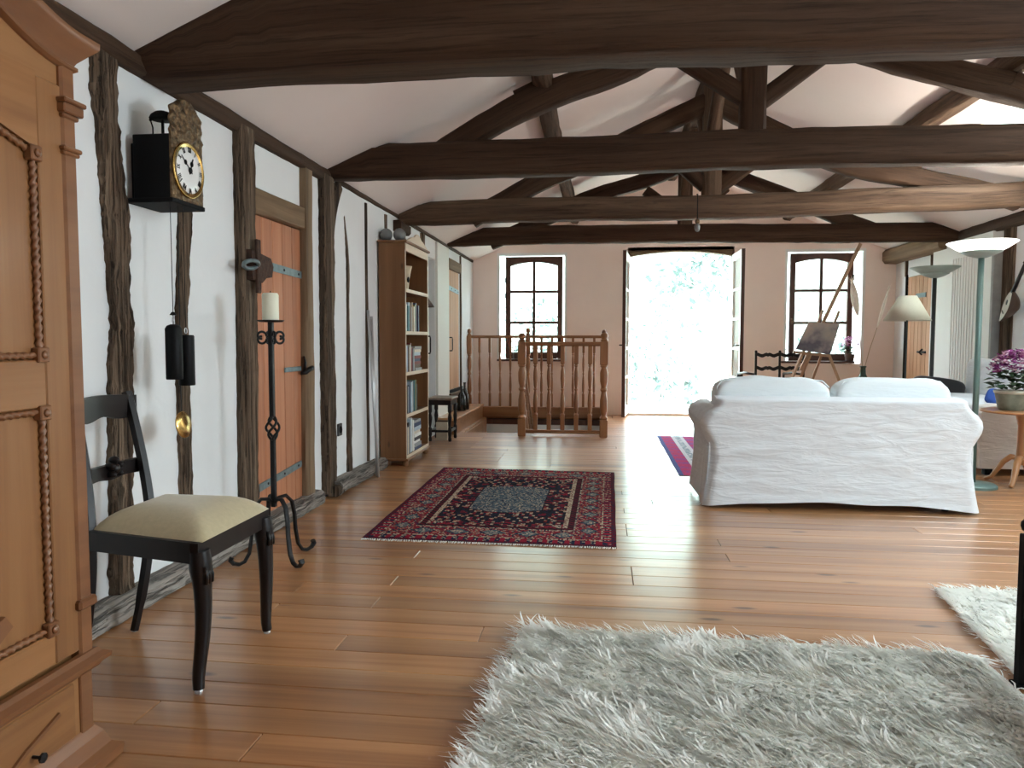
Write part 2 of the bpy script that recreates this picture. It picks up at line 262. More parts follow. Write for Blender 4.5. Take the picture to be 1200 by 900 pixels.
# ------------------------------------------------------------------ mesh builder
class MB:
    def __init__(s):
        s.v = []; s.f = []; s.uv = []; s.mi = []; s.has_uv = False; s.cur = 0
    def add(s, verts, faces, uvs=None):
        o = len(s.v); s.v += [tuple(p) for p in verts]
        for i, f in enumerate(faces):
            s.f.append(tuple(o + k for k in f)); s.mi.append(s.cur)
            s.uv.append(uvs[i] if uvs else None)
        if uvs: s.has_uv = True
        return s
    def box(s, x0, x1, y0, y1, z0, z1, bev=0.0):
        if bev <= 0:
            v = [(x, y, z) for x in (x0, x1) for y in (y0, y1) for z in (z0, z1)]
            return s.add(v, [(0, 1, 3, 2), (4, 6, 7, 5), (0, 4, 5, 1), (2, 3, 7, 6), (0, 2, 6, 4), (1, 5, 7, 3)])
        b = min(bev, (x1 - x0) / 2.01, (y1 - y0) / 2.01, (z1 - z0) / 2.01)
        v = []; idx = {}
        for i, (X, sx) in enumerate(((x0, 1), (x1, -1))):
            for j, (Y, sy) in enumerate(((y0, 1), (y1, -1))):
                for k, (Z, sz) in enumerate(((z0, 1), (z1, -1))):
                    for a in range(3):
                        idx[i, j, k, a] = len(v)
                        v.append((X + (sx * b if a != 0 else 0), Y + (sy * b if a != 1 else 0), Z + (sz * b if a != 2 else 0)))
        f = []
        for i in (0, 1):
            q = [idx[i, 0, 0, 0], idx[i, 1, 0, 0], idx[i, 1, 1, 0], idx[i, 0, 1, 0]]; f.append(q if i else q[::-1])
            q = [idx[0, i, 0, 1], idx[0, i, 1, 1], idx[1, i, 1, 1], idx[1, i, 0, 1]]; f.append(q if i else q[::-1])
            q = [idx[0, 0, i, 2], idx[1, 0, i, 2], idx[1, 1, i, 2], idx[0, 1, i, 2]]; f.append(q if i else q[::-1])
        for j in (0, 1):
            for k in (0, 1):
                f.append([idx[0, j, k, 1], idx[1, j, k, 1], idx[1, j, k, 2], idx[0, j, k, 2]])
                f.append([idx[j, 0, k, 0], idx[j, 1, k, 0], idx[j, 1, k, 2], idx[j, 0, k, 2]])
                f.append([idx[j, k, 0, 0], idx[j, k, 1, 0], idx[j, k, 1, 1], idx[j, k, 0, 1]])
        for i in (0, 1):
            for j in (0, 1):
                for k in (0, 1):
                    f.append([idx[i, j, k, 0], idx[i, j, k, 1], idx[i, j, k, 2]])
        return s.add(v, f)
    def lathe(s, prof, c=(0, 0, 0), seg=16, M4=None, sq=None):
        v = []; f = []
        n = len(prof)
        for (r, z) in prof:
            for k in range(seg):
                a = 2 * math.pi * k / seg
                p = Vector((r * math.cos(a), r * math.sin(a), z))
                if M4 is not None: p = M4 @ p
                v.append((p.x + c[0], p.y + c[1], p.z + c[2]))
        for i in range(n - 1):
            for k in range(seg):
                k2 = (k + 1) % seg
                f.append((i * seg + k, i * seg + k2, (i + 1) * seg + k2, (i + 1) * seg + k))
        f.append(tuple(range(seg))[::-1]); f.append(tuple((n - 1) * seg + k for k in range(seg)))
        return s.add(v, f)
    def tube(s, pts, rad, seg=8, cap=True, flat=1.0, ref=None):
        pts = [Vector(p) for p in pts]; n = len(pts)
        rad = list(rad) if hasattr(rad, '__len__') else [rad] * n
        v = []; f = []; up = None
        for i, p in enumerate(pts):
            t = (pts[min(i + 1, n - 1)] - pts[max(i - 1, 0)]).normalized()
            if up is None:
                up = Vector(ref) if ref else (Vector((0, 0, 1)) if abs(t.z) < 0.9 else Vector((0, 1, 0)))
            side = t.cross(up).normalized(); up2 = side.cross(t).normalized()
            if not ref: up = up2
            for k in range(seg):
                a = 2 * math.pi * (k + 0.5) / seg
                q = p + side * (math.cos(a) * rad[i]) + up2 * (math.sin(a) * rad[i] * flat)
                v.append(q)
        for i in range(n - 1):
            for k in range(seg):
                k2 = (k + 1) % seg
                f.append((i * seg + k, i * seg + k2, (i + 1) * seg + k2, (i + 1) * seg + k))
        if cap:
            f.append(tuple(range(seg))[::-1]); f.append(tuple((n - 1) * seg + k for k in range(seg)))
        return s.add(v, f)
    def prism(s, poly, a0, a1, axis):
        # poly in the two other axes, in order
        def P(u, w, a): return {'x': (a, u, w), 'y': (u, a, w), 'z': (u, w, a)}[axis]
        n = len(poly); v = [P(u, w, a0) for u, w in poly] + [P(u, w, a1) for u, w in poly]
        f = [tuple(range(n))[::-1], tuple(range(n, 2 * n))] + [(i, (i + 1) % n, n + (i + 1) % n, n + i) for i in range(n)]
        return s.add(v, f)
    def timber(s, pts, w, h, seed=0, jit=0.006, seg=None, side=None, ch=0.18, taper=None, rough=0.0):
        """hand hewn timber swept along pts; w is the size along 'side', h across it; carries a length/girth uv"""
        pts = [Vector(p) for p in pts]
        d = [0]
        for a, b in zip(pts, pts[1:]): d.append(d[-1] + (b - a).length)
        T = d[-1]; seg = seg or max(6, int(T / 0.16))
        def at(t):
            for i in range(len(pts) - 1):
                if t <= d[i + 1] + 1e-9:
                    k = (t - d[i]) / (d[i + 1] - d[i])
                    if len(pts) < 3: return pts[i].lerp(pts[i + 1], k)
                    p0 = pts[max(i - 1, 0)]; p1 = pts[i]; p2 = pts[i + 1]; p3 = pts[min(i + 2, len(pts) - 1)]
                    return 0.5 * ((2 * p1) + (p2 - p0) * k + (2 * p0 - 5 * p1 + 4 * p2 - p3) * k * k + (3 * p1 - p0 - 3 * p2 + p3) * k ** 3)
            return pts[-1]
        P = [at(T * i / seg) for i in range(seg + 1)]
        c = ch * min(w, h)
        sec = [(-w / 2 + c, -h / 2), (w / 2 - c, -h / 2), (w / 2, -h / 2 + c), (w / 2, h / 2 - c), (w / 2 - c, h / 2), (-w / 2 + c, h / 2), (-w / 2, h / 2 - c), (-w / 2, -h / 2 + c)]
        g = [0]
        for i in range(8):
            a, b = sec[i], sec[(i + 1) % 8]; g.append(g[-1] + math.hypot(a[0] - b[0], a[1] - b[1]))
        v = []
        for i, p in enumerate(P):
            t = (P[min(i + 1, seg)] - P[max(i - 1, 0)]).normalized()
            sd = Vector(side) if side else t.cross(Vector((0, 0, 1)))
            sd = (sd - sd.dot(t) * t).normalized(); up = t.cross(sd).normalized()
            u = T * i / seg; tp = 1.0 if not taper else taper[0] + (taper[1] - taper[0]) * i / seg
            for k, (a, b) in enumerate(sec):
                q = 3.1 if jit > 0.009 else 1.7
                na = noise.noise(Vector((u * q, k * 3.7, seed * 9.1))) + 0.6 * noise.noise(Vector((u * q * 4, k * 5.1, seed * 4.3 + 50)))
                nb = noise.noise(Vector((u * q, k * 3.7 + 40, seed * 9.1))) + 0.6 * noise.noise(Vector((u * q * 4, k * 5.1 + 30, seed * 4.3 + 90)))
                if rough:
                    na += rough / jit * (noise.noise(Vector((u * 17, (k // 2 % 4) * 7.7, seed * 2.7))) + .7 * noise.noise(Vector((u * 41, (k // 2 % 4) * 9.9, seed * 3.9))))
                v.append(p + sd * (a * tp + na * jit) + up * (b * tp + nb * jit))
        f = []; uv = []
        for i in range(seg):
            for k in range(8):
                k2 = (k + 1) % 8
                f.append((i * 8 + k, i * 8 + k2, (i + 1) * 8 + k2, (i + 1) * 8 + k))
                u0, u1 = T * i / seg, T * (i + 1) / seg
                uv.append([(u0, g[k]), (u0, g[k + 1]), (u1, g[k + 1]), (u1, g[k])])
        f.append(tuple(range(8))[::-1]); uv.append([sec[k] for k in range(8)][::-1])
        f.append(tuple(seg * 8 + k for k in range(8))); uv.append([sec[k] for k in range(8)])
        return s.add(v, f, uv)
    def grid(s, P, close_u=False, close_v=False):
        nu = len(P); nv = len(P[0]); v = [p for row in P for p in row]; f = []
        for i in range(nu - (0 if close_u else 1)):
            for j in range(nv - (0 if close_v else 1)):
                i2 = (i + 1) % nu; j2 = (j + 1) % nv
                f.append((i * nv + j, i2 * nv + j, i2 * nv + j2, i * nv + j2))
        return s.add(v, f)
    def pillow(s, c, size, e1=0.45, e2=0.45, nu=14, nv=24, wob=0.0, seed=0, M3=None):
        sp = lambda x, e: math.copysign(abs(x) ** e, x)
        P = []
        for i in range(nu + 1):
            a = -math.pi / 2 + math.pi * i / nu; row = []
            for j in range(nv):
                b = -math.pi + 2 * math.pi * j / nv
                p = Vector((sp(math.cos(a), e1) * sp(math.cos(b), e2) * size[0] / 2, sp(math.cos(a), e1) * sp(math.sin(b), e2) * size[1] / 2, sp(math.sin(a), e1) * size[2] / 2))
                if wob: p += p.normalized() * wob * noise.noise(p * 6 + Vector((seed * 7, 0, 0)))
                if M3 is not None: p = M3 @ p
                row.append((p.x + c[0], p.y + c[1], p.z + c[2]))
            P.append(row)
        return s.grid(P, close_v=True)
    def build(s, name, mat, parent=None, loc=(0, 0, 0), smooth=False, angle=None):
        base = Vector(loc)
        if parent is not None:
            base = Vector((0, 0, 0)); q = parent
            while q is not None: base += q.location; q = q.parent
        me = bpy.data.meshes.new(name)
        me.from_pydata([(p[0] - base.x, p[1] - base.y, p[2] - base.z) for p in s.v], [], s.f)
        for m in (mat if isinstance(mat, (list, tuple)) else [mat]): me.materials.append(M[m] if isinstance(m, str) else m)
        if any(s.mi): me.polygons.foreach_set('material_index', s.mi)
        if s.has_uv:
            uvl = me.uv_layers.new(name='UVMap'); k = 0
            for fi, f in enumerate(s.f):
                for c in range(len(f)):
                    if s.uv[fi]: uvl.data[k].uv = s.uv[fi][c]
                    k += 1
        if smooth: me.polygons.foreach_set('use_smooth', [True] * len(me.polygons))
        me.update()
        if smooth and angle:
            me.set_sharp_from_angle(angle=R(angle))
        o = bpy.data.objects.new(name, me); COL.objects.link(o)
        if parent is not None: o.parent = parent
        else: o.location = base
        return o

def tag(o, label, cat, group=None, kind=None):
    o['label'] = label; o['category'] = cat
    if group: o['group'] = group
    if kind: o['kind'] = kind
    return o
def thing(name, label, cat, loc=(0, 0, 0), group=None, kind=None):
    o = bpy.data.objects.new(name, None); COL.objects.link(o); o.location = loc; o.empty_display_size = 0.1
    return tag(o, label, cat, group, kind)
def copy_part(o, parent, pos):
    c = o.copy(); COL.objects.link(c); c.parent = parent; c.location = pos
    return c
def ptag(o, label): o['label'] = label; return o

# ================================================================== SETTING
# ---- floor: underlay slab with a stair opening, boards laid on it
SX0, SX1, SY0, SY1 = -1.66, -0.02, 8.76, 10.42      # stair opening
mb = MB()
for (a, b, c, d) in ((XL - .3, XR + .3, YB - .3, SY0), (XL - .3, SX0, SY0, SY1), (SX1, XR + .3, SY0, SY1), (XL - .3, XR + .3, SY1, YF + .3)):
    mb.box(a, b, c, d, -0.25, -0.022)
floor = mb.build('floor', 'floor_dark'); tag(floor, 'glossy orange-brown pine board floor of the loft', 'floor', kind='structure')
BW = 0.141
row = 0; y = -1.6
lens = [1.7, 2.1, 2.45, 2.8, 3.2, 3.6]
plank_mesh = {}
def plank(x0, x1, y0, y1):
    key = (round(x1 - x0, 3), round(y1 - y0, 3))
    if key not in plank_mesh:
        m2 = MB().box(-key[0] / 2 + .0012, key[0] / 2 - .0012, -key[1] / 2 + .0012, key[1] / 2 - .0012, -0.022, 0, 0.0022)
        o = m2.build('plank', 'floor', floor); plank_mesh[key] = o
        o.location = ((x0 + x1) / 2, (y0 + y1) / 2, 0)
    else:
        copy_part(plank_mesh[key], floor, ((x0 + x1) / 2, (y0 + y1) / 2, 0))
while y < YF - 0.01:
    y1 = min(y + BW, YF)
    spans = [(XL, XR)]
    if y1 > SY0 and y < SY1: spans = [(XL, SX0), (SX1, XR)]
    if y < 1.2:
        for (a, b) in spans: plank(a, b, y, y1)
    else:
        for (a, b) in spans:
            x = a; first = True
            while x < b - 0.01:
                l = rnd.choice(lens)
                if first: l = rnd.choice([0.6, 1.0, 1.5, 2.1, 2.6]); first = False
                if b - (x + l) < 0.6: l = b - x
                plank(x, x + l, y, y1); x += l
    y = y1

# ---- ceiling: two plastered slopes, openings for the real and the added roof windows
def slope_z(x): return ZR - (RX - x) * SL if x < RX else ZR - (x - RX) * SLR
mb = MB()
def slab(x0, x1, y0, y1, t=0.22, nx=1, ny=1):
    v = []; z = slope_z
    v = [(x0, y0, z(x0)), (x1, y0, z(x1)), (x1, y1, z(x1)), (x0, y1, z(x0))]
    v += [(a, b, c + t) for a, b, c in v]
    mb.add(v, [(3, 2, 1, 0), (4, 5, 6, 7), (0, 1, 5, 4), (1, 2, 6, 5), (2, 3, 7, 6), (3, 0, 4, 7)])
slab(XL - .3, RX, YB - .3, YF + .3)
ys = [YB - .3]
sx0, sx1 = SKYLIGHTS[0][0], SKYLIGHTS[0][1]
slab(RX, sx0, YB - .3, YF + .3); slab(sx1, XR + .3, YB - .3, YF + .3)
yy = YB - .3
for (_, _, a, b) in sorted(SKYLIGHTS, key=lambda q: q[2]):
    slab(sx0, sx1, yy, a); yy = b
slab(sx0, sx1, yy, YF + .3)
ceil = mb.build('ceiling', 'ceiling'); tag(ceil, 'pale sloping plastered ceiling under the pitched roof', 'ceiling', kind='structure')
for i, (x0, x1, y0, y1) in enumerate(SKYLIGHTS):
    w = thing('window_%d' % (4 + i), ['roof window seen above the third tie beam at right', 'unseen roof window added for light over the middle of the right slope', 'unseen roof window added for light nearest the camera on the right slope'][i], 'skylight', ((x0 + x1) / 2, (y0 + y1) / 2, slope_z((x0 + x1) / 2)), kind='structure')
    def sl(name, a, b, c, d, t0, t1, mat):
        m2 = MB(); v = [(a, c, slope_z(a) + t0), (b, c, slope_z(b) + t0), (b, d, slope_z(b) + t0), (a, d, slope_z(a) + t0)]
        v += [(p, q, r + t1 - t0) for p, q, r in v]
        m2.add(v, [(3, 2, 1, 0), (4, 5, 6, 7), (0, 1, 5, 4), (1, 2, 6, 5), (2, 3, 7, 6), (3, 0, 4, 7)])
        return m2.build(name, mat, w)
    for (a, b, c, d) in ((x0, x0 + .05, y0, y1), (x1 - .05, x1, y0, y1), (x0 + .05, x1 - .05, y0, y0 + .05), (x0 + .05, x1 - .05, y1 - .05, y1)):
        sl('frame_bar', a, b, c, d, .12, .20, 'skyframe')
    sl('pane', x0 + .05, x1 - .05, y0 + .05, y1 - .05, .16, .166, 'glass')

# ---- walls
def holes_wall(mb, u0, u1, z0, z1, holes, put):
    """rectangles left over round the holes; put(ua,ub,za,zb)"""
    us = sorted({u0, u1} | {h[0] for h in holes} | {h[1] for h in holes})
    for a, b in zip(us, us[1:]):
        cuts = sorted([(h[2], h[3]) for h in holes if h[0] <= a + 1e-6 and h[1] >= b - 1e-6])
        z = z0
        for (c, d) in cuts:
            if c > z + 1e-6: put(a, b, z, c)
            z = d
        if z < z1 - 1e-6: put(a, b, z, z1)
T = 0.42
FD = (0.36, 1.88, 0.0, 2.42)                      # french door opening x0,x1,z0,z1
W1 = (-1.55, -0.56, 0.80, 2.38); W2 = (2.62, 3.66, 0.78, 2.385)
mb = MB()
ztop = 2.45
holes_wall(mb, XL - .3, XR + .3, -2.6, ztop, [FD, W1, W2], lambda a, b, c, d: mb.box(a, b, YF, YF + T, c, d))
mb.prism([(RX - (ZR + .1 - ztop) / SL, ztop), (RX + (ZR + .1 - ztop) / SLR, ztop), (RX, ZR + .1)], YF, YF + T, 'y')
wf = mb.build('wall_far', 'plaster_far'); tag(wf, 'far gable wall in pale rose plaster with french door and two windows', 'wall', kind='structure')
# plaster reveals of the openings, painted white
mb = MB()
for (a, b, c, d) in (W1, W2):
    mb.box(a - .001, a + .004, YF - .004, YF + T - .02, c, d); mb.box(b - .004, b + .001, YF - .004, YF + T - .02, c, d); mb.box(a, b, YF - .004, YF + T - .02, d - .004, d + .001)
    mb.box(a - .03, a, YF - .004, YF + .02, c, d + .03); mb.box(b, b + .03, YF - .004, YF + .02, c, d + .03); mb.box(a, b, YF - .004, YF + .02, d, d + .03)
mb.build('reveal', 'reveal', wf)

D1 = (3.92, 4.61, 0.06, 1.83)                      # near plank door in left wall y0,y1,z0,z1
C1 = (8.10, 8.46, 0.08, 2.05)                      # dark recess
D2 = (9.14, 9.90, 0.46, 2.02)                      # far plank door
mb = MB()
holes_wall(mb, YB - .3, YF + .3, -0.25, ZE + .2, [D1, C1, D2], lambda a, b, c, d: mb.box(XL - .3, XL, a, b, c, d))
wl = mb.build('wall_left', 'plaster'); tag(wl, 'white plastered wall with exposed weathered timber studs at left', 'wall', kind='structure')
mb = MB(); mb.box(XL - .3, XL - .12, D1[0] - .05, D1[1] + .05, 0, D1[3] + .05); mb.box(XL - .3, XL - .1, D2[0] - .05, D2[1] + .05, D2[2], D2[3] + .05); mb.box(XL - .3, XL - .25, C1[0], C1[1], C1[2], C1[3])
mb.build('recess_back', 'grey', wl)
ADDED_SIDE = (1.0, 2.2, 0.9, 2.0); D3 = (9.86, 10.58, 0.03, 1.97)  # side opening is out of view, added to light the near room
mb = MB()
holes_wall(mb, YB - .3, YF + .3, -0.25, ZE + .2, [ADDED_SIDE, D3], lambda a, b, c, d: mb.box(XR, XR + .3, a, b, c, d))
mb.box(XR + .12, XR + .3, D3[0] - .04, D3[1] + .04, 0, D3[3] + .05)
wr = mb.build('wall_right', 'plaster'); tag(wr, 'white plastered right wall behind the second sofa', 'wall', kind='structure')
BACK = (0.0, 2.4, 0.5, 2.1)
mb = MB(); holes_wall(mb, XL - .3, XR + .3, -0.25, ztop, [], lambda a, b, c, d: mb.box(a, b, YB - .3, YB, c, d))
mb.prism([(RX - (ZR + .1 - ztop) / SL, ztop), (RX + (ZR + .1 - ztop) / SLR, ztop), (RX, ZR + .1)], YB - .3, YB, 'y')
wb = mb.build('wall_back', 'plaster'); tag(wb, 'white gable wall behind the camera', 'wall', kind='structure')

# ---- timbers of the left wall
def timber_part(name, pts, w, h, mat, parent, seed, jit=0.008, side=None, **k):
    return MB().timber(pts, w, h, seed, jit, side=side, **k).build(name, mat, parent, smooth=True, angle=50)
YS = (0, 1, 0)
px = XL + 0.000
timber_part('stud', [(px, 2.70, 2.26), (px, 2.74, 1.70), (px, 2.765, 1.2), (px, 2.73, 0.5), (px, 2.725, 0.05)], 0.125, 0.07, 'stud', wl, 3, 0.014, YS, seg=150, rough=.013)
timber_part('stud', [(px, 3.29, 2.26), (px, 3.27, 1.9), (px, 3.235, 1.5), (px, 3.20, 1.1), (px, 3.21, 0.6), (px, 3.2, 0.05)], 0.085, 0.05, 'stud', wl, 5, 0.008, YS, seg=140, rough=.009)
timber_part('door_post', [(px + .005, 3.82, 2.26), (px + .005, 3.815, 1.2), (px + .005, 3.79, 0.03)], 0.165, 0.09, 'stud', wl, 6, 0.006, YS, seg=120, rough=.006)
timber_part('door_post', [(px + .005, 4.665, 2.26), (px + .005, 4.655, 1.2), (px + .005, 4.63, 0.03)], 0.13, 0.07, 'jamb', wl, 7, 0.006, YS, seg=30)
timber_part('door_lintel', [(px, 3.90, 1.895), (px, 4.62, 1.90)], 0.06, 0.145, 'jamb', wl, 8, 0.005)
timber_part('stud', [(px + .005, 5.01, 2.26), (px + .005, 5.00, 1.2), (px + .005, 4.995, 0.03)], 0.19, 0.09, 'stud', wl, 9, 0.009, YS, seg=120, rough=.009)
timber_part('brace', [(px, 5.08, 1.75), (px, 5.16, 2.05), (px, 5.30, 2.26)], 0.11, 0.05, 'stud', wl, 10, 0.008, YS)
timber_part('stud', [(px - .012, 5.42, 2.10), (px - .005, 5.475, 1.70), (px - .005, 5.47, 1.0), (px - .005, 5.455, 0.1)], 0.085, 0.05, 'stud', wl, 11, 0.008, YS, seg=110, taper=(0.35, 1.1), rough=.007)
timber_part('stud', [(px - .012, 5.93, 2.24), (px - .012, 5.93, 0.1)], 0.045, 0.05, 'stud', wl, 12, 0.006, YS)
timber_part('stud', [(px - .012, 6.49, 2.24), (px - .012, 6.50, 1.6)], 0.06, 0.05, 'stud', wl, 13, 0.008, YS)
timber_part('corbel', [(px + .03, 6.74, 2.18), (px + .03, 7.08, 2.18)], 0.10, 0.10, 'beam', wl, 14, 0.008)
timber_part('brace', [(px, 7.0, 2.18), (px, 7.12, 2.0), (px, 7.18, 1.85)], 0.08, 0.05, 'stud', wl, 15, 0.008, YS)
timber_part('stud', [(px, 7.83, 2.26), (px, 7.83, 1.1), (px, 7.83, 0.03)], 0.13, 0.06, 'stud', wl, 16, 0.008, YS)
timber_part('wall_plate', [(px, -1.5, 2.265), (px, 3, 2.262), (px, 5.1, 2.262)], 0.09, 0.085, 'beam', wl, 17, 0.007, seg=60)
timber_part('wall_plate', [(px, 5.1, 2.282), (px, 8, 2.285), (px, 10.9, 2.285)], 0.05, 0.03, 'beam', wl, 18, 0.006, seg=40)
timber_part('sill_beam', [(XL + .02, 1.0, 0.035), (XL + .025, 2.8, 0.045), (XL + .02, 4.76, 0.045)], 0.12, 0.10, 'sill', wl, 19, 0.010, seg=160, rough=.008)
timber_part('sill_beam', [(XL + .03, 5.02, 0.05), (XL + .03, 5.6, 0.05), (XL + .015, 6.18, 0.04)], 0.15, 0.10, 'sill', wl, 20, 0.010, seg=50, rough=.009)
timber_part('sill_block', [(XL + .06, 4.96, 0.04), (XL + .06, 5.09, 0.04)], 0.09, 0.075, 'stud', wl, 21, 0.006)
# far stretch of the left wall: built-in cupboard fronts
MB().box(XL - .01, XL + .012, 7.91, 8.09, 0.02, 2.1, .003).build('cupboard_panel', 'white_warm', wl)
mb = MB(); mb.box(XL - .01, XL + .03, 8.48, 9.12, 0.03, 2.26, .004); cp = mb.build('cupboard_panel', 'white_warm', wl)
timber_part('far_post', [(px, 9.98, 2.26), (px, 9.98, 0.45)], 0.05, 0.04, 'stud', wl, 22, 0.005, YS)
timber_part('door_lintel', [(px + .01, 9.15, 2.08), (px + .01, 9.92, 2.08)], 0.05, 0.13, 'jamb', wl, 23, 0.006)
def d_handle(parent, y, z, h, x, name='handle'):
    return MB().tube([(x, y, z - h / 2), (x + .035, y, z - h / 2), (x + .04, y, z - h / 2 + .02), (x + .04, y, z + h / 2 - .02), (x + .035, y, z + h / 2), (x, y, z + h / 2)], 0.008, 6).build(name, 'iron', parent, smooth=True)
d_handle(wl, 8.0, 1.06, 0.19, XL + .012)

# ---- plank doors
def plank_door(name, label, x, sgn, y0, y1, z0, z1, n, mat, tilt=0):
    d = thing(name, label, 'door', (x, (y0 + y1) / 2, z0), kind='structure')
    w = (y1 - y0) / n
    first = None
    for i in range(n):
        if first is None:
            first = MB().box(x - .018, x + .018, y0 + .0022, y0 + w - .0022, z0 + .01, z1 - .006, .004).build('plank', mat, d)
        else: copy_part(first, d, (0, w * i, 0))
    return d
d1 = plank_door('door_1', 'near reddish plank door with iron strap hinges in left wall', XL - .02, 1, D1[0], D1[1], D1[2], D1[3], 5, 'doorwood')
def strap(parent, x, y0, z0, y1, z1, h, mat, bolts=True, name='strap_hinge'):
    mb = MB(); s = h / 2
    mb.add([(x, y0, z0 - s), (x, y1, z1 - s * .9), (x, y1 + .006, z1), (x, y1, z1 + s * .9), (x, y0, z0 + s),
            (x + .007, y0, z0 - s), (x + .007, y1, z1 - s * .9), (x + .007, y1 + .006, z1), (x + .007, y1, z1 + s * .9), (x + .007, y0, z0 + s)],
           [(4, 3, 2, 1, 0), (5, 6, 7, 8, 9), (0, 1, 6, 5), (1, 2, 7, 6), (2, 3, 8, 7), (3, 4, 9, 8), (4, 0, 5, 9)])
    o = mb.build(name, mat, parent)
    for k in (0.25, 0.6, 0.92):
        yy, zz = y0 + (y1 - y0) * k, z0 + (z1 - z0) * k
        MB().lathe([(0.0, .005), (.007, .004), (.008, 0)], (x + .007, yy, zz), 6, Matrix.Rotation(R(90), 4, 'Y')).build('bolt', 'iron', o)
    return o
xs = XL + .001
strap(d1, xs, 3.93, 1.555, 4.60, 1.535, .05, 'iron_blue')
strap(d1, xs, 3.90, 0.262, 4.55, 0.31, .045, 'iron_blue')
MB().lathe([(.025, -.035), (.028, 0), (.025, .035)], (xs + .012, 3.885, 0.262), 10).build('hinge_pin', 'iron', d1, smooth=True)
# rusted lock case on the post with ring handle
mb = MB(); mb.prism([(3.76, 1.60), (3.99, 1.575), (4.02, 1.53), (4.0, 1.47), (3.93, 1.46), (3.88, 1.43), (3.77, 1.44)], XL + .045, XL + .085, 'x')
lk = mb.build('lock_case', 'rust', d1)
mb = MB().box(XL + .08, XL + .097, 3.80, 3.845, 1.37, 1.66, .004); mb.build('keeper', 'rust', lk)
mb = MB(); pts = [(XL + .10 + .02 * math.sin(a), 3.72 + .075 * math.cos(a), 1.515 + .02 * math.sin(a)) for a in np.linspace(0, 2 * math.pi, 17)]
mb.tube(pts, .011, 6).build('bolt_ring', 'iron_blue', lk, smooth=True)
mb = MB().box(xs, xs + .012, 4.32, 4.56, .915, .945, .003); la = mb.build('latch', 'iron_blue', d1)
mb = MB(); mb.tube([(xs + .02, 4.53, .90), (xs + .045, 4.55, .905), (xs + .05, 4.60, .925), (xs + .04, 4.66, .93)], [.012, .014, .016, .018], 8).build('latch_lever', 'iron', la, smooth=True)
MB().tube([(xs + .02, 4.58, .90), (xs + .03, 4.58, .97), (xs + .02, 4.58, 1.01)], [.012, .009, .005], 6).build('latch_thumb', 'iron', la, smooth=True)
d2 = plank_door('door_2', 'far plank door above wooden steps in left wall', XL - .02, 1, D2[0], D2[1], D2[2], D2[3], 4, 'doorwood_far')
strap(d2, xs, 9.22, 1.78, 9.86, 1.755, .06, 'iron_pale'); d_handle(d2, 9.27, 1.06, .17, XL)
MB().box(xs, xs + .02, D2[0], D2[1], D2[2] - .03, D2[2] + .012, .003).build('threshold', 'blackmatte', d2)
d3 = plank_door('door_3', 'plank door in the far corner of right wall', XR + .02, -1, D3[0], D3[1], D3[2], D3[3], 6, 'doorwood_far')
strap(d3, XR - .008, 10.0, 1.70, 10.30, 1.70, .06, 'iron_blue')
mb = MB().box(XR - .014, XR, 9.95, 10.2, .95, .98, .003); l3 = mb.build('latch', 'iron', d3)
MB().tube([(XR - .02, 10.02, .93), (XR - .05, 10.04, .965), (XR - .045, 9.96, 1.0)], .012, 6).build('latch_lever', 'iron', l3, smooth=True)
mb = MB().box(XR - .02, XR + .01, 10.58, 10.62, .02, 2.0, .003); mb.build('door_edge_strip', 'blackmatte', d3)

# ---- right wall timbers and grooved panels
timber_part('wall_plate', [(XR - .02, -1.5, 2.31), (XR - .02, 6.0, 2.33), (XR - .02, 9.0, 2.30)], 0.14, 0.13, 'beam', wr, 31, 0.012, seg=60)
timber_part('lintel', [(XR - .09, 9.25, 2.285), (XR - .09, 10.98, 2.285)], 0.22, 0.20, 'jamb', wr, 32, 0.010)
timber_part('stud', [(XR, 8.06, 2.26), (XR, 8.07, 1.2), (XR, 8.06, 0.03)], 0.19, 0.07, 'stud', wr, 33, 0.008, YS)
timber_part('stud', [(XR, 10.62, 2.28), (XR, 10.62, 1.98)], 0.06, 0.05, 'stud', wr, 34, 0.006, YS)
timber_part('stud', [(XR, 9.84, 2.28), (XR, 9.83, 1.98)], 0.05, 0.05, 'stud', wr, 35, 0.006, YS)
pan = thing('wall_cupboard', 'tall white grooved cupboard on right wall beside the dark stud', 'cupboard', (XR - .08, 8.75, 0))
MB().box(XR - .10, XR - .002, 8.22, 9.60, 0.02, 2.25, .004).build('carcass', 'white', pan)
MB().box(XR - .106, XR - .002, 8.17, 8.215, 0.55, 2.12, .003).build('shade_strip', 'grey', pan)  # grey colour puts in the shade on the cupboard's near end
strip = None
for i in range(9):
    if strip is None: strip = MB().box(XR - .108, XR - .099, 8.56, 8.60, .05, 2.05, .006).build('batten', 'white', pan)
    else: copy_part(strip, pan, (0, .062 * i, 0))

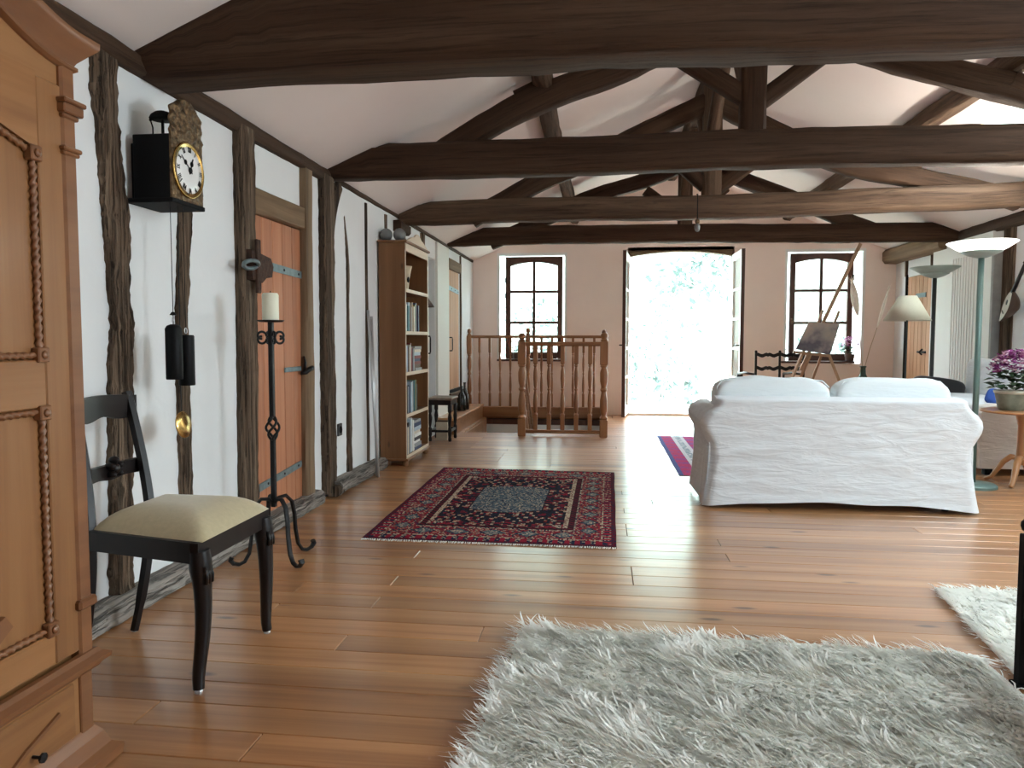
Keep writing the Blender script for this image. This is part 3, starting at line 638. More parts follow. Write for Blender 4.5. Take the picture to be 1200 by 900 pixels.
# ---- windows in the far wall
def arch_pts(x0, x1, zb, rise, n=10):
    xm = (x0 + x1) / 2; h = (x1 - x0) / 2
    return [(xm + h * (2 * i / n - 1), zb + rise * (1 - (2 * i / n - 1) ** 2)) for i in range(n + 1)]
def casement(name, label, x0, x1, z0, z1, lock_left):
    w = thing(name, label, 'window', ((x0 + x1) / 2, YF + .08, z0), kind='structure')
    yf, yb = YF + .06, YF + .13; S = .075
    MB().box(x0, x0 + S, yf, yb, z0, z1, .006).build('stile', 'frame', w); MB().box(x1 - S, x1, yf, yb, z0, z1, .006).build('stile', 'frame', w)
    MB().box(x0 + S, x1 - S, yf, yb, z0, z0 + .10, .006).build('bottom_rail', 'frame', w)
    head = arch_pts(x0 + S, x1 - S, z1 - .135, .055)
    MB().prism(head + [(x1 - S, z1), (x0 + S, z1)], yf, yb, 'y').build('arched_head', 'frame', w)
    xm = (x0 + x1) / 2
    MB().box(xm - .021, xm + .021, yf + .012, yb - .012, z0 + .10, z1 - .08, .004).build('glazing_bar', 'frame', w)
    zs = [z0 + .10, z0 + .545, z0 + 1.01, z1 - .08]
    for z in zs[1:3]:
        MB().box(x0 + S, x1 - S, yf + .014, yb - .014, z - .020, z + .020, .004).build('glazing_bar', 'frame', w)
    for (a, b) in ((x0 + S, xm - .021), (xm + .021, x1 - S)):
        for c, d in zip(zs, zs[1:]): MB().box(a, b, yf + .03, yf + .034, c, d).build('pane', 'glass', w)
    xl = x0 + .03 if lock_left else x1 - .04
    MB().tube([(xl, yf, z0 + .60), (xl, yf - .03, z0 + .60), (xl, yf - .035, z0 + .53)], .011, 6).build('window_handle', 'brass_old', w)
    for z in (z0 + .95, z1 - .35):
        MB().lathe([(.012, -.04), (.012, .04)], ((x1 - .004) if lock_left else x0 + .004, yf - .008, z), 8).build('hinge', 'iron', w)
    MB().box(x0 - .12, x1 + .02, YF - .04, YF + .06, z0 - .035, z0 - .005, .005).build('window_sill', 'frame', w)
    MB().box(x0 - .10, x1 + .06, YF + .0, YF + .42, z0 - .006, z0 - .001).build('sill_top', 'reveal', w)
    return w
casement('window_1', 'dark-framed arched casement window behind the stair railing', -1.46, -0.60, .83, 2.36, False)
casement('window_2', 'dark-framed arched casement window behind the easel', 2.68, 3.55, .82, 2.36, True)

# ---- french door
fd = thing('door_4', 'open french door with white glazed leaves onto the balcony', 'french door', (1.12, YF, 0), kind='structure')
MB().prism(arch_pts(FD[0], FD[1], 2.33, .075) + [(FD[1], 2.47), (FD[0], 2.47)], YF + .0, YF + .12, 'y').build('arched_head', 'jamb', fd)
for xx in (FD[0], FD[1] - .035):
    MB().box(xx, xx + .035, YF - .01, YF + .12, 0, 2.40, .004).build('jamb', 'frame', fd)
MB().box(FD[0], FD[1], YF - .02, YF + T, -.02, .035, .006).build('threshold', 'stone', fd)
def leaf(name, hx, ang, label):
    l = bpy.data.objects.new(name, None); COL.objects.link(l); l.parent = fd
    l.location = (hx - 1.12, -.015, .045); l.rotation_euler = (0, 0, ang); l['label'] = label
    Wd, Hh = .73, 2.30; t = .022
    def lb(nm, *a, mat='white', bev=.004):
        o = MB().box(*a, bev).build(nm, mat, None); o.parent = l; return o
    lb('stile', 0, .075, -t, t, 0, Hh); lb('stile', Wd - .075, Wd, -t, t, 0, Hh); lb('rail', .075, Wd - .075, -t, t, 0, .12); lb('rail', .075, Wd - .075, -t, t, Hh - .1, Hh)
    lb('edge_strip', -.004, 0.0, -t - .004, t + .004, 0, Hh, mat='frame', bev=0)
    lb('edge_strip', Wd, Wd + .006, -t - .002, t + .002, 0, Hh, mat='frame', bev=0)
    zz = np.linspace(.12, Hh - .1, 6)
    for z in zz[1:-1]: lb('glazing_bar', .075, Wd - .075, -.014, .014, z - .016, z + .016)
    for a, b in zip(zz, zz[1:]): lb('pane', .075, Wd - .075, -.003, .003, a + .01, b - .01, mat='glass', bev=0)
    o = MB().tube([(Wd - .035, -t, 1.0), (Wd - .035, -t - .04, 1.0), (Wd - .12, -t - .045, 1.0)], .009, 6).build('door_handle', 'iron', None); o.parent = l
    return l
leaf('door_leaf', FD[0] + .01, R(-96), 'left white glazed leaf folded into the room')
leaf('door_leaf', FD[1] - .01, R(-90), 'right white glazed leaf standing open into the room')

# ---- steps under the far door, stairwell
st = thing('platform_step', 'low wooden platform step along left wall beneath far door', 'step', (-1.83, 9.4, 0))
MB().box(XL + .002, -1.70, 8.42, 10.38, -.001, .17, .004).build('riser_box', 'rail_h', st)
for i in range(2): MB().box(XL + .002, -1.68, 8.40 + .99 * i, 9.385 + .99 * i, .17, .20, .006).build('tread_board', 'floor', st)
MB().box(XL + .002, XL + .06, 9.10, 9.95, .20, .43, .004).build('upper_riser', 'jamb', st)
mb = MB()
for (a, b, c, d) in ((SX0 - .1, SX0, SY0 - .1, SY1 + .1), (SX1, SX1 + .1, SY0 - .1, SY1 + .1), (SX0, SX1, SY0 - .1, SY0), (SX0, SX1, SY1, SY1 + .1)):
    mb.box(a, b, c, d, -2.6, -.25)
mb.box(SX0, SX1, SY1 - .015, SY1, -2.6, -.095); mb.box(SX0 - .1, SX1 + .1, SY0 - .1, SY1 + .1, -2.7, -2.6)
sw = mb.build('wall_stairwell', 'plaster'); tag(sw, 'white plaster lining of the stairwell below the floor', 'wall', kind='structure')
MB().box(SX0, SX1, SY1 - .02, SY1, -.095, -.02).build('trimmer_board', 'frame', sw)
MB().box(SX0, SX0 + .015, SY0, SY1 - .02, -.24, -.02).build('trimmer_board', 'rail_h', sw)
stair = thing('staircase', 'wooden stair flight going down inside the railed opening', 'stairs', (-1.3, 9.3, -1.2))
tr = None
for i in range(6):
    if tr is None: tr = MB().box(SX0 + .02, -.98, SY0 + .02, SY0 + .28, -.23, -.19, .005).build('tread', 'floor', stair)
    else: copy_part(tr, stair, (0, .24 * i, -.19 * i))

# ================================================================== ROOF TRUSSES
KX = 0.975
def truss(i, yb, zb, depth, h, dz, mat, label, prin_l, prin_r, ktop):
    """yb front face of the tie beam; zb its underside at left; dz rise to the right"""
    t = thing('roof_truss', label, 'roof truss', (KX, yb + depth / 2, zb), group='oak roof trusses')
    yc = yb + depth / 2
    sag = [(XL + .02, 0), (-0.4, .02 if i != 1 else -.005), (1.0, .01), (2.6, dz * .6), (XR - .02, dz)]
    pts = [(x, yc, zb + h / 2 + d) for x, d in sag]
    tb = MB().timber(pts, depth, h, 40 + i, 0.010, seg=44)
    # the tie beam dies into the sloping ceiling at both ends
    tb.v = [(x, y, min(z, slope_z(x) + .01)) for x, y, z in tb.v]
    tb.build('tie_beam', mat, t, smooth=True, angle=50)
    MB().timber([(KX, yc, zb + h + .005), (KX, yc, ktop)], 0.165, 0.15, 50 + i, 0.006, side=(1, 0, 0)).build('king_post', 'beam' if i == 1 else 'purlin', t, smooth=True, angle=50)
    for nm, pp, sd in (('principal_rafter', prin_l, 60), ('principal_rafter', prin_r, 61)):
        MB().timber([(x, yc + .02, z) for x, z in pp], 0.14, 0.17, sd + i * 2, 0.010, seg=26, side=YS).build(nm, 'beam', t, smooth=True, angle=50)
    return t, yc
trs = []
trs.append(truss(0, 2.90, 2.215, 0.30, 0.42, -0.01, 'beam', 'nearest roof truss with the broad dark tie beam across the top',
    [(-1.7, 2.40), (-1.2, 2.62), (-.4, 2.92), (.3, 3.12), (.9, 3.36)], [(3.7, 2.40), (3.2, 2.62), (2.5, 2.92), (1.8, 3.12), (1.08, 3.36)], 3.42))
trs.append(truss(1, 5.03, 2.255, 0.20, 0.235, -0.01, 'beam', 'second roof truss with V struts on its king post',
    [(-1.22, 2.36), (-.98, 2.51), (-.62, 2.70), (-.3, 2.82), (.1, 2.95), (.5, 3.12), (.92, 3.36)], [(3.6, 2.36), (3.1, 2.54), (2.63, 2.71), (2.25, 2.82), (1.75, 2.99), (1.35, 3.16), (1.05, 3.36)], 3.42))
trs.append(truss(2, 6.87, 2.215, 0.20, 0.205, 0.07, 'purlin', 'third roof truss with grey-brown tie beam',
    [(-1.25, 2.27), (-.95, 2.42), (-.6, 2.60), (-.1, 2.80), (.35, 3.02), (.92, 3.26)], [(3.6, 2.34), (3.2, 2.44), (2.7, 2.56), (2.1, 2.70), (1.6, 2.95), (1.05, 3.25)], 3.42))
trs.append(truss(3, 9.05, 2.280, 0.18, 0.215, -0.02, 'beam', 'farthest roof truss nearest the rose gable wall',
    [(-1.4, 2.32), (-1.0, 2.48), (-.2, 2.84), (.55, 3.06), (.92, 3.22)], [(3.3, 2.34), (2.95, 2.48), (2.07, 2.85), (1.55, 3.06), (1.05, 3.24)], 3.42))
def strut(tr, yc, a, b, seed, w=.12):
    MB().timber([(a[0], yc, a[1]), (b[0], yc, b[1])], .10, w, seed, .006, side=YS).build('strut', 'beam', tr, smooth=True, angle=50)
t2, y2 = trs[1]; strut(t2, y2, (.92, 2.73), (.36, 3.10), 71); strut(t2, y2, (1.03, 2.70), (1.58, 3.10), 72)
t3, y3 = trs[2]; strut(t3, y3, (.92, 2.52), (.55, 2.86), 73); strut(t3, y3, (1.03, 2.50), (1.5, 2.84), 74)
t4, y4 = trs[3]; strut(t4, y4, (.92, 2.60), (.5, 2.92), 75); strut(t4, y4, (1.03, 2.6), (1.45, 2.94), 76)
# purlins and ridge
def purlin(x, z, label, seed, w=.13, h=.15):
    o = MB().timber([(x, YB + .01, z), (x + .02, 3.5, z + .01), (x - .02, 6.5, z - .01), (x, YF - .005, z)], w, h, seed, .010, seg=80).build('roof_purlin', 'purlin', None, (x, 5, z), smooth=True, angle=50)
    return tag(o, label, 'purlin', 'oak roof purlins')
purlin(-.42, slope_z(-.42) - .055, 'brown oak purlin running along the left ceiling slope', 81)
purlin(2.60, slope_z(2.60) - .05, 'brown oak purlin running along the right ceiling slope', 82)
purlin(KX, 3.50, 'oak ridge beam running along the top of the roof', 83, .14, .16)
for i, (ya, yb2, sd) in enumerate(((7.0, 6.2, 90), (7.0, 7.8, 91), (9.15, 8.3, 92), (5.15, 5.9, 93))):
    o = MB().timber([(KX - .01, ya, 2.72), (KX - .02, ya + (yb2 - ya) * .35, 3.05), (KX, yb2, 3.45)], .10, .12, sd, .010, side=(1, 0, 0)).build('ridge_brace', 'purlin', None, (KX, ya, 2.7), smooth=True, angle=50)
    tag(o, ['curved oak brace from third king post towards the camera', 'curved oak brace from third king post towards the gable', 'curved oak brace from farthest king post up to the ridge', 'curved oak brace from second king post up to the ridge'][i], 'brace', 'oak ridge braces')
for i, (x, yc) in enumerate(((-.50, y2), (2.66, y2), (2.66, y3), (-.50, y3))):
    z = slope_z(x) - .13
    mb = MB().timber([(x - .10, yc + .01, z - .03), (x + .12, yc + .01, z - .03 + (.1 if x < 1 else -.1))], .13, .12, 95 + i, .006)
    tag(mb.build('purlin_cleat', 'beam', None, (x, yc, z), smooth=True, angle=50), ['wooden cleat under left purlin on the second truss', 'wooden cleat under right purlin on the second truss', 'wooden cleat under right purlin on the third truss', 'wooden cleat under left purlin on the third truss'][i], 'cleat', 'purlin cleats')

# ================================================================== PINE WARDROBE
WX, WY0, WY1 = -1.33, 0.50, 1.735
wd = thing('wardrobe', 'honey pine wardrobe with arched cornice and rope moulded panels', 'wardrobe', (-1.63, 1.12, 0))
MB().box(XL + .06, WX - .02, WY0 + .03, WY1 - .01, .05, 1.80).build('carcass', 'pine', wd)
def low(y):
    t = max(0, min(1, min(y - WY0, WY1 - y) / .62)); return 1.785 + .19 * (1 - math.cos(math.pi * t)) / 2
ny = 48
ysamp = [WY0 + (WY1 - WY0) * i / ny for i in range(ny + 1)]
# arched frieze board above the doors
poly = [(y, low(y) + .01) for y in ysamp] + [(WY1, 1.66), (WY0, 1.66)]
MB().prism(poly, WX - .03, WX - .004, 'x').build('frieze', 'pine_h', wd)
# cornice moulding swept over the arch, returned along the far end
prof = [(-.03, 0), (.004, 0), (.012, .006), (.012, .014), (.006, .018), (.010, .026), (.030, .050), (.044, .066), (.048, .072), (.048, .086), (-.03, .086)]
mb = MB(); P = []
for y in ysamp:
    ends = 0
    P.append([(WX + o, y + (o if y > WY1 - 1e-6 else (-o if y < WY0 + 1e-6 else 0)) * (1 if o > 0 else 0), low(y) + z) for o, z in prof])
mb.grid(P)
for end, sg in ((WY1, 1), (WY0, -1)):
    Q = [[(WX + o if o > 0 else WX, end + sg * max(o, 0), 1.785 + z) for o, z in prof], [(XL + .06, end + sg * max(o, 0), 1.785 + z) for o, z in prof]]
    mb.grid(Q)
mb.build('cornice', 'pine_mould', wd, smooth=True, angle=35)
# corner pilasters with capital and foot blocks
for s_, yc in ((1, WY1 - .022), (-1, WY0 + .022)):
    pl = MB().box(WX - .045, WX + .008, yc - .022, yc + .026, .29, 1.80, .006).build('pilaster', 'pine_mould', wd)
    for nm, rows in (('capital', ((1.665, 1.676, .004), (1.676, 1.70, .012), (1.70, 1.712, .017))), ('collar', ((1.575, 1.585, .004), (1.585, 1.596, .008)))):
        m2 = MB()
        for (z0, z1, e) in rows: m2.box(WX - .05, WX + .010 + e, yc - .024 - e * .6, yc + .026 + e, z0, z1, .003)
        m2.build(nm, 'pine_mould', pl)
    MB().box(WX - .05, WX + .018, yc - .03, yc + .036, .425, .452, .006).build('foot_block', 'pine_mould', pl)
def rope(mb, a, b, r=.0095, pitch=.021):
    a = Vector(a); b = Vector(b); L = (b - a).length; t = (b - a) / L; n = max(4, int(L / pitch))
    u = Vector((1, 0, 0)); v = t.cross(u).normalized()
    P = []; seg = 8; sub = n * 5
    for i in range(sub + 1):
        c = a + t * (L * i / sub); ph = 2 * math.pi * (L * i / sub) / pitch
        P.append([tuple(c + (u * math.cos(q) + v * math.sin(q)) * r * (0.78 + .26 * math.cos(2 * q - ph))) for q in [2 * math.pi * k / seg for k in range(seg)]])
    mb.grid(P, close_v=True)
def door_leaf(y0, y1, hinge_out, outer_hi):
    d = MB().box(WX - .03, WX - .012, y0, y1, .32, 1.72).build('door', 'pine', wd)
    p0, p1 = y0 + .09, y1 - .09
    for (a, b) in ((y0, p0), (p1, y1)): MB().box(WX - .012, WX + .002, a, b, .32, 1.74, .003).build('stile', 'pine', d)
    for (a, b) in ((.32, .40), (.955, 1.07)): MB().box(WX - .012, WX + .001, p0, p1, a, b, .003).build('rail', 'pine_h', d)
    # upper rail, rising towards the middle of the wardrobe
    zo, zi = 1.568, 1.68
    za, zb = (zi, zo) if outer_hi else (zo, zi)
    MB().prism([(p0, za), (p1, zb), (p1, 1.75), (p0, 1.75)], WX - .012, WX + .001, 'x').build('rail', 'pine_h', d)
    for (A, B) in (((p0, 1.07), (p1, 1.07)), ((p0, 1.07), (p0, za)), ((p1, 1.07), (p1, zb)), ((p0, za), (p1, zb)), ((p0, .40), (p1, .40)), ((p0, .955), (p1, .955)), ((p0, .40), (p0, .955)), ((p1, .40), (p1, .955))):
        mb = MB(); iy = lambda q: q + (.010 if q == p0 else -.010)
        dz = lambda q: (.010 if q in (1.07, .40) else -.010)
        rope(mb, (WX - .006, iy(A[0]), A[1] + dz(A[1])), (WX - .006, iy(B[0]), B[1] + dz(B[1])))
        mb.build('rope_moulding', 'pine_mould', d, smooth=True)
    for (yy, zz) in ((p0, 1.07), (p1, 1.07), (p0, za), (p1, zb), (p0, .40), (p1, .40), (p0, .955), (p1, .955)):
        cy_ = yy + (.012 if yy == p0 else -.012); cz_ = zz + (.012 if zz in (1.07, .40) else -.012)
        k = MB().box(WX - .012, WX + .010, cy_ - .018, cy_ + .018, cz_ - .018, cz_ + .018, .003).build('corner_block', 'pine_mould', d)
        MB().lathe([(.011, 0), (.009, .004), (.004, .006), (0, .007)], (WX + .010, cy_, cz_), 8, Matrix.Rotation(R(90), 4, 'Y')).build('rosette', 'pine_mould', k, smooth=True)
    return d
dl = door_leaf(1.13, 1.705, True, True); door_leaf(.535, 1.115, False, False)
mb = MB(); mb.prism([(1.43, .44), (1.475, .47), (1.455, .50), (1.43, .49)], WX + .0, WX + .012, 'x'); mb.build('panel_ornament', 'pine_mould', dl)
# waist moulding, drawer plinth, base moulding
def mould(name, z0, prof, y0=WY0, y1=WY1):
    mb = MB(); pts = [(XL + .06, y1, 0, 1), (WX, y1, 1, 1), (WX, y0, 1, -1), (XL + .06, y0, 0, -1)]
    P = [[(x + o * kx, y + o * ky, z0 + z) for o, z in prof] for x, y, kx, ky in pts]
    mb.grid(P); return mb.build(name, 'pine_mould', wd)
mould('waist_moulding', .255, [(0, 0), (.014, .004), (.02, .014), (.034, .022), (.036, .034), (.02, .044), (.012, .054), (0, .056)])
MB().box(WX - .03, WX - .002, WY0 + .01, WY1 - .03, .08, .27).build('drawer_frieze', 'pine_h', wd)
MB().box(WX - .03, WX + .004, WY1 - .045, WY1, .08, .27, .003).build('plinth_post', 'pine_mould', wd)
mould('base_moulding', 0, [(.03, 0), (.05, .004), (.052, .03), (.03, .045), (.018, .08), (.004, .10), (0, .105)])
dr = MB().box(WX - .01, WX + .004, 1.16, 1.67, .105, .245, .003).build('drawer', 'pine_h', wd)
mb = MB()
for a, b in (((1.50, .158), (1.61, .195)), ((1.50, .158), (1.44, .128)), ((1.39, .16), (1.44, .128)), ((1.28, .195), (1.39, .16))):
    mb.tube([(WX + .006, a[0], a[1]), (WX + .006, b[0], b[1])], .007, 4)
mb.build('lozenge_moulding', 'pine_mould', dr)
MB().lathe([(.004, 0), (.004, .022), (.012, .024), (.012, .030), (0, .032)], (WX + .004, 1.525, .135), 8, Matrix.Rotation(R(90), 4, 'Y')).build('drawer_knob', 'iron', dr)

# ================================================================== DARK CHAIR
ch = thing('dining_chair', 'black dining chair with gold upholstered seat against left wall', 'chair', (-1.50, 2.38, 0))
XB, XFr = -1.70, -1.262           # back and front of seat
yn0, yf0 = 2.235, 2.565; yn1, yf1 = 2.135, 2.60
# seat frame
def skewbar(mb, p, q, w, z0, z1):
    p = Vector(p); q = Vector(q); t = (q - p).normalized(); n = Vector((-t.y, t.x, 0)) * w / 2
    v = [(a.x + s * n.x, a.y + s * n.y, z) for a in (p, q) for s in (-1, 1) for z in (z0, z1)]
    mb.add(v, [(0, 1, 3, 2), (4, 6, 7, 5), (0, 4, 5, 1), (2, 3, 7, 6), (0, 2, 6, 4), (1, 5, 7, 3)])
for a, b in (((XB, yn0), (XFr, yn1)), ((XB, yf0), (XFr, yf1)), ((XFr, yn1 - .015), (XFr, yf1 + .015)), ((XB, yn0), (XB, yf0))):
    mb = MB(); skewbar(mb, (*a, 0), (*b, 0), .028, .415, .482); mb.build('seat_rail', 'ebony', ch)
# cushion, tapering to the back
P = []; n = 22
for i in range(n + 1):
    u = i / n; row = []
    for j in range(n + 1):
        v = j / n
        x = XB + .01 + (XFr + .01 - XB) * u
        y = (yn0 + (yn1 - yn0) * u) * (1 - v) + (yf0 + (yf1 - yf0) * u) * v
        e = min(u, 1 - u, v, 1 - v) * 2
        hgt = .482 + .078 * (1 - (1 - min(1, e * 1.15)) ** 3.0)
        row.append((x, y, hgt))
    P.append(row)
MB().grid(P).build('seat_cushion', 'seat', ch, smooth=True)
def leg_front(yy, sg):
    mb = MB(); pts = []; rad = []
    for k in range(15):
        t = k / 14; z = .44 * (1 - t) + .012
        x = XFr + .018 * math.sin(math.pi * min(1, t * 1.1)) - .03 * t + .03 * t * t
        pts.append((x, yy + sg * (.008 * math.sin(math.pi * t) - .022 * t), z)); rad.append(.032 - .014 * t + .006 * math.exp(-((t - .12) / .08) ** 2))
    mb.tube(pts, rad, 8, ref=(1, 0, 0)); o = mb.build('front_leg', 'ebony', ch, smooth=True, angle=50)
    mb = MB()
    for q in range(3): mb.tube([(XFr + .028, yy - .02 + .016 * q, .405), (XFr + .036, yy - .02 + .016 * q, .375), (XFr + .034, yy - .02 + .016 * q, .35)], .006, 6)
    mb.build('knee_reeding', 'ebony', o, smooth=True)
    MB().lathe([(.012, 0), (.013, .006), (.009, .013)], (pts[-1][0], pts[-1][1], 0), 8).build('foot_glide', 'alu', o)
leg_front(yn1 + .015, 1); leg_front(yf1 - .015, -1)
for yy, lean in ((yn0, .035), (yf0, -.005)):
    mb = MB(); pts = []; rad = []
    for k in range(21):
        z = .0 + .91 * k / 20
        x = XB - .075 * max(0, (.45 - z) / .45) ** 1.6 - .115 * max(0, (z - .45) / .46) ** 1.3
        pts.append((x, yy + lean * max(0, (.45 - z) / .45) + (.085 if lean > 0.01 else .05) * max(0, (z - .45) / .46), z + .006)); rad.append(.021 if z > .1 else .017)
    o = mb.tube(pts, rad, 6, ref=(1, 0, 0)).build('back_leg', 'ebony', ch, smooth=True, angle=50)
    MB().lathe([(.012, 0), (.012, .007)], (pts[0][0], pts[0][1], 0), 8).build('foot_glide', 'alu', o)
def chair_slat(name, z0, z1, xoff, wavy, yA, yB):
    P = []; n = 20
    for i in range(n + 1):
        t = i / n; y = yA + (yB - yA) * t; c = xoff - .02 * math.sin(math.pi * t)
        lo = z0 - wavy * (0.5 - 0.5 * math.cos(4 * math.pi * t)) * .5 + wavy * math.sin(math.pi * t) * .6
        hi = z1 + wavy * .4 * math.sin(math.pi * t)
        P.append([(c - .011, y, lo), (c + .011, y, lo), (c + .011, y, hi), (c - .011, y, hi)])
    mb = MB(); mb.grid(P, close_v=True); mb.add(P[0], [(0, 1, 2, 3)]); mb.add(P[-1], [(3, 2, 1, 0)])
    return mb.build(name, 'ebony', ch, smooth=True, angle=40)
chair_slat('top_rail', .822, .905, -1.80, .022, 2.31, 2.635)
ms = chair_slat('middle_rail', .615, .668, -1.762, -.012, 2.30, 2.60)
mb = MB()
for k, (dy, dz, r) in enumerate(((0, 0, .020), (.022, .012, .013), (-.022, .012, .013), (0, .032, .013), (.018, -.018, .012), (-.018, -.018, .012))):
    mb.pillow((-1.762, 2.455 + dy, .648 + dz), (.045, 2 * r, 2.2 * r), 1, 1, 6, 10)
mb.build('carved_ornament', 'ebony', ms, smooth=True)

# ================================================================== CANDLE STAND
CX_, CY_ = -1.63, 3.47
cs = thing('candle_stand', 'tall black wrought-iron candle stand with scrolled feet by plank door', 'candle stand', (CX_, CY_, 0))
for (dx, dy) in ((.175, -.11), (.10, .20), (-.155, -.12), (-.13, .15)):
    r = math.hypot(dx, dy); ux, uy = dx / r, dy / r; r -= .05
    pr = [(.0, .30), (.03, .322), (.07, .325), (.105, .29), (.12, .22), (.125, .14), (.14, .06), (.165, .022), (.195, .012), (.225, .020), (.240, .038), (.232, .052)]
    k = r / .165
    MB().tube([(CX_ + ux * a * k, CY_ + uy * a * k, z) for a, z in pr], [.012] * 9 + [.013, .015, .016], 6, flat=.8).build('leg', 'iron', cs, smooth=True, angle=50)
mb = MB().box(CX_ - .012, CX_ + .012, CY_ - .012, CY_ + .012, .28, .625, .003); mb.box(CX_ - .012, CX_ + .012, CY_ - .012, CY_ + .012, .73, 1.205, .003)
mb.build('shaft', 'iron', cs)
mb = MB()
for k in range(4):
    pts = []
    for q in range(13):
        t = q / 12; a = k * math.pi / 2 + t * math.pi * 1.2; rr = .006 + .026 * math.sin(math.pi * t)
        pts.append((CX_ + rr * math.cos(a), CY_ + rr * math.sin(a), .615 + .125 * t))
    mb.tube(pts, .0065, 6)
mb.build('twisted_basket', 'iron', cs, smooth=True)
for k in range(4):
    a = k * math.pi / 2 + .75; ux, uy = math.cos(a), math.sin(a); mb = MB()
    for sg in (1, -1):
        pts = []
        for q in range(14):
            th = q / 13 * 1.55 * math.pi; rr = .024 - .010 * q / 13
            pts.append((CX_ + ux * (.040 - rr * math.cos(th) * 1.0 + .006), CY_ + uy * (.040 - rr * math.cos(th) + .006), 1.128 + sg * (.030 - .026 + rr * math.sin(th) + .004)))
        mb.tube(pts, .006, 6)
    mb.build('scroll', 'iron', cs, smooth=True)
MB().lathe([(.0, 1.203), (.055, 1.205), (.066, 1.211), (.066, 1.214), (.05, 1.2105), (0, 1.2105)], (CX_, CY_, 0), 20).build('drip_plate', 'iron', cs, smooth=True)
cd = thing('candle', 'ivory pillar candle on the iron stand', 'candle', (CX_, CY_, 1.2125))
MB().lathe([(.0385, 1.2125), (.040, 1.216), (.040, 1.338), (.034, 1.347), (.018, 1.345), (0, 1.343)], (CX_, CY_, 0), 20).build('wax', 'candle', cd, smooth=True, angle=40)
MB().tube([(CX_, CY_, 1.34), (CX_, CY_ + .003, 1.358)], .002, 5).build('wick', 'blackmatte', cd)

# ================================================================== WALL CLOCK
ck = thing('wall_clock', 'antique wall clock with embossed brass front and hanging weights', 'clock', (-1.85, 2.95, 1.68))
c0, c1 = 2.838, 3.072; xf = -1.75
MB().box(-1.915, xf, c0 + .004, c1 - .004, 1.695, 1.955, .003).build('case', 'black', ck)
MB().box(-1.948, xf + .012, c0 - .006, c1 + .006, 1.678, 1.697, .003).build('shelf_bracket', 'blackmatte', ck)
MB().box(-1.948, -1.913, c0 + .04, c1 - .04, 1.70, 1.93, .003).build('back_board', 'blackmatte', ck)
# embossed front: dial plate and pediment
cyk = (c0 + c1) / 2
def pedw(z):
    if z < 1.955: return .117
    t = (z - 1.955) / .155
    return .117 + .006 * math.sin(t * 20) - .075 * max(0, (t - .6) / .4) ** 2
P = []; nz, nyy = 60, 28
for i in range(nz + 1):
    z = 1.69 + (2.112 - 1.69) * i / nz; w = pedw(z); row = []
    for j in range(nyy + 1):
        u = -1 + 2 * j / nyy; y = cyk + u * w
        e = noise.noise(Vector((y * 46, z * 46, 3))) * .010 + noise.noise(Vector((y * 90, z * 90, 9))) * .006
        e *= (1.0 if z > 1.955 else .35)
        row.append((xf + .006 + max(0, e) + .012 * (1 - u * u) * (1 if z > 1.955 else .2), y, z))
    P.append(row)
mb = MB(); mb.grid(P); o = [(p[0][0] - .012, p[0][1], p[0][2]) for p in P]
mb.add([q for p in P for q in (p[0], (xf - .002, p[0][1], p[0][2]))], [(2 * i, 2 * i + 1, 2 * i + 3, 2 * i + 2) for i in range(nz)])
mb.add([q for p in P for q in (p[-1], (xf - .002, p[-1][1], p[-1][2]))], [(2 * i, 2 * i + 2, 2 * i + 3, 2 * i + 1) for i in range(nz)])
mb.build('embossed_front', 'brass_old', ck, smooth=True)
zd = 1.829; RY = Matrix.Rotation(R(90), 4, 'Y')
MB().lathe([(.115, 0), (.116, .006), (.111, .009), (.107, .006)], (xf + .008, cyk, zd), 36, RY).build('bezel', 'brass', ck, smooth=True)
dial = MB().lathe([(.108, 0), (.108, .006), (.06, .010), (0, .0115)], (xf + .007, cyk, zd), 36, RY).build('dial', 'enamel', ck, smooth=True)
xd = xf + .0160
def stroke(mb, y0, z0, y1, z1, w, x=None):
    x = x or xd; d = Vector((0, y1 - y0, z1 - z0)); n = Vector((0, -d.z, d.y)).normalized() * w / 2
    v = [(xx, y0 + s * n.y, z0 + s * n.z) for xx in (x, x + .0015) for s in (-1, 1)] + [(xx, y1 + s * n.y, z1 + s * n.z) for xx in (x, x + .0015) for s in (-1, 1)]
    mb.add(v, [(0, 1, 3, 2), (4, 6, 7, 5), (2, 3, 7, 6), (0, 4, 5, 1), (1, 5, 7, 3), (0, 2, 6, 4)])
ROM = ['I', 'II', 'III', 'IIII', 'V', 'VI', 'VII', 'VIII', 'IX', 'X', 'XI', 'XII']
for h in range(12):
    th = (h + 1) * math.pi / 6; mb = MB(); s = ROM[h]; wch = {'I': .0065, 'V': .0125, 'X': .0125}
    tot = sum(wch[c] for c in s); u = -tot / 2
    def pt(u, v):   # u to the right of the numeral, v outward
        r = .085 + v; y = cyk + r * math.sin(th) + u * math.cos(th); z = zd + r * math.cos(th) - u * math.sin(th); return (y, z)
    for c in s:
        w = wch[c]
        if c == 'I': stroke(mb, *pt(u + w / 2, -.011), *pt(u + w / 2, .011), .0032)
        elif c == 'V': stroke(mb, *pt(u + .0015, .011), *pt(u + w / 2, -.011), .0034); stroke(mb, *pt(u + w - .0015, .011), *pt(u + w / 2, -.011), .0016)
        else: stroke(mb, *pt(u + .0015, .011), *pt(u + w - .0015, -.011), .0034); stroke(mb, *pt(u + w - .0015, .011), *pt(u + .0015, -.011), .0016)
        u += w
    mb.build('numeral', 'blackmatte', dial)
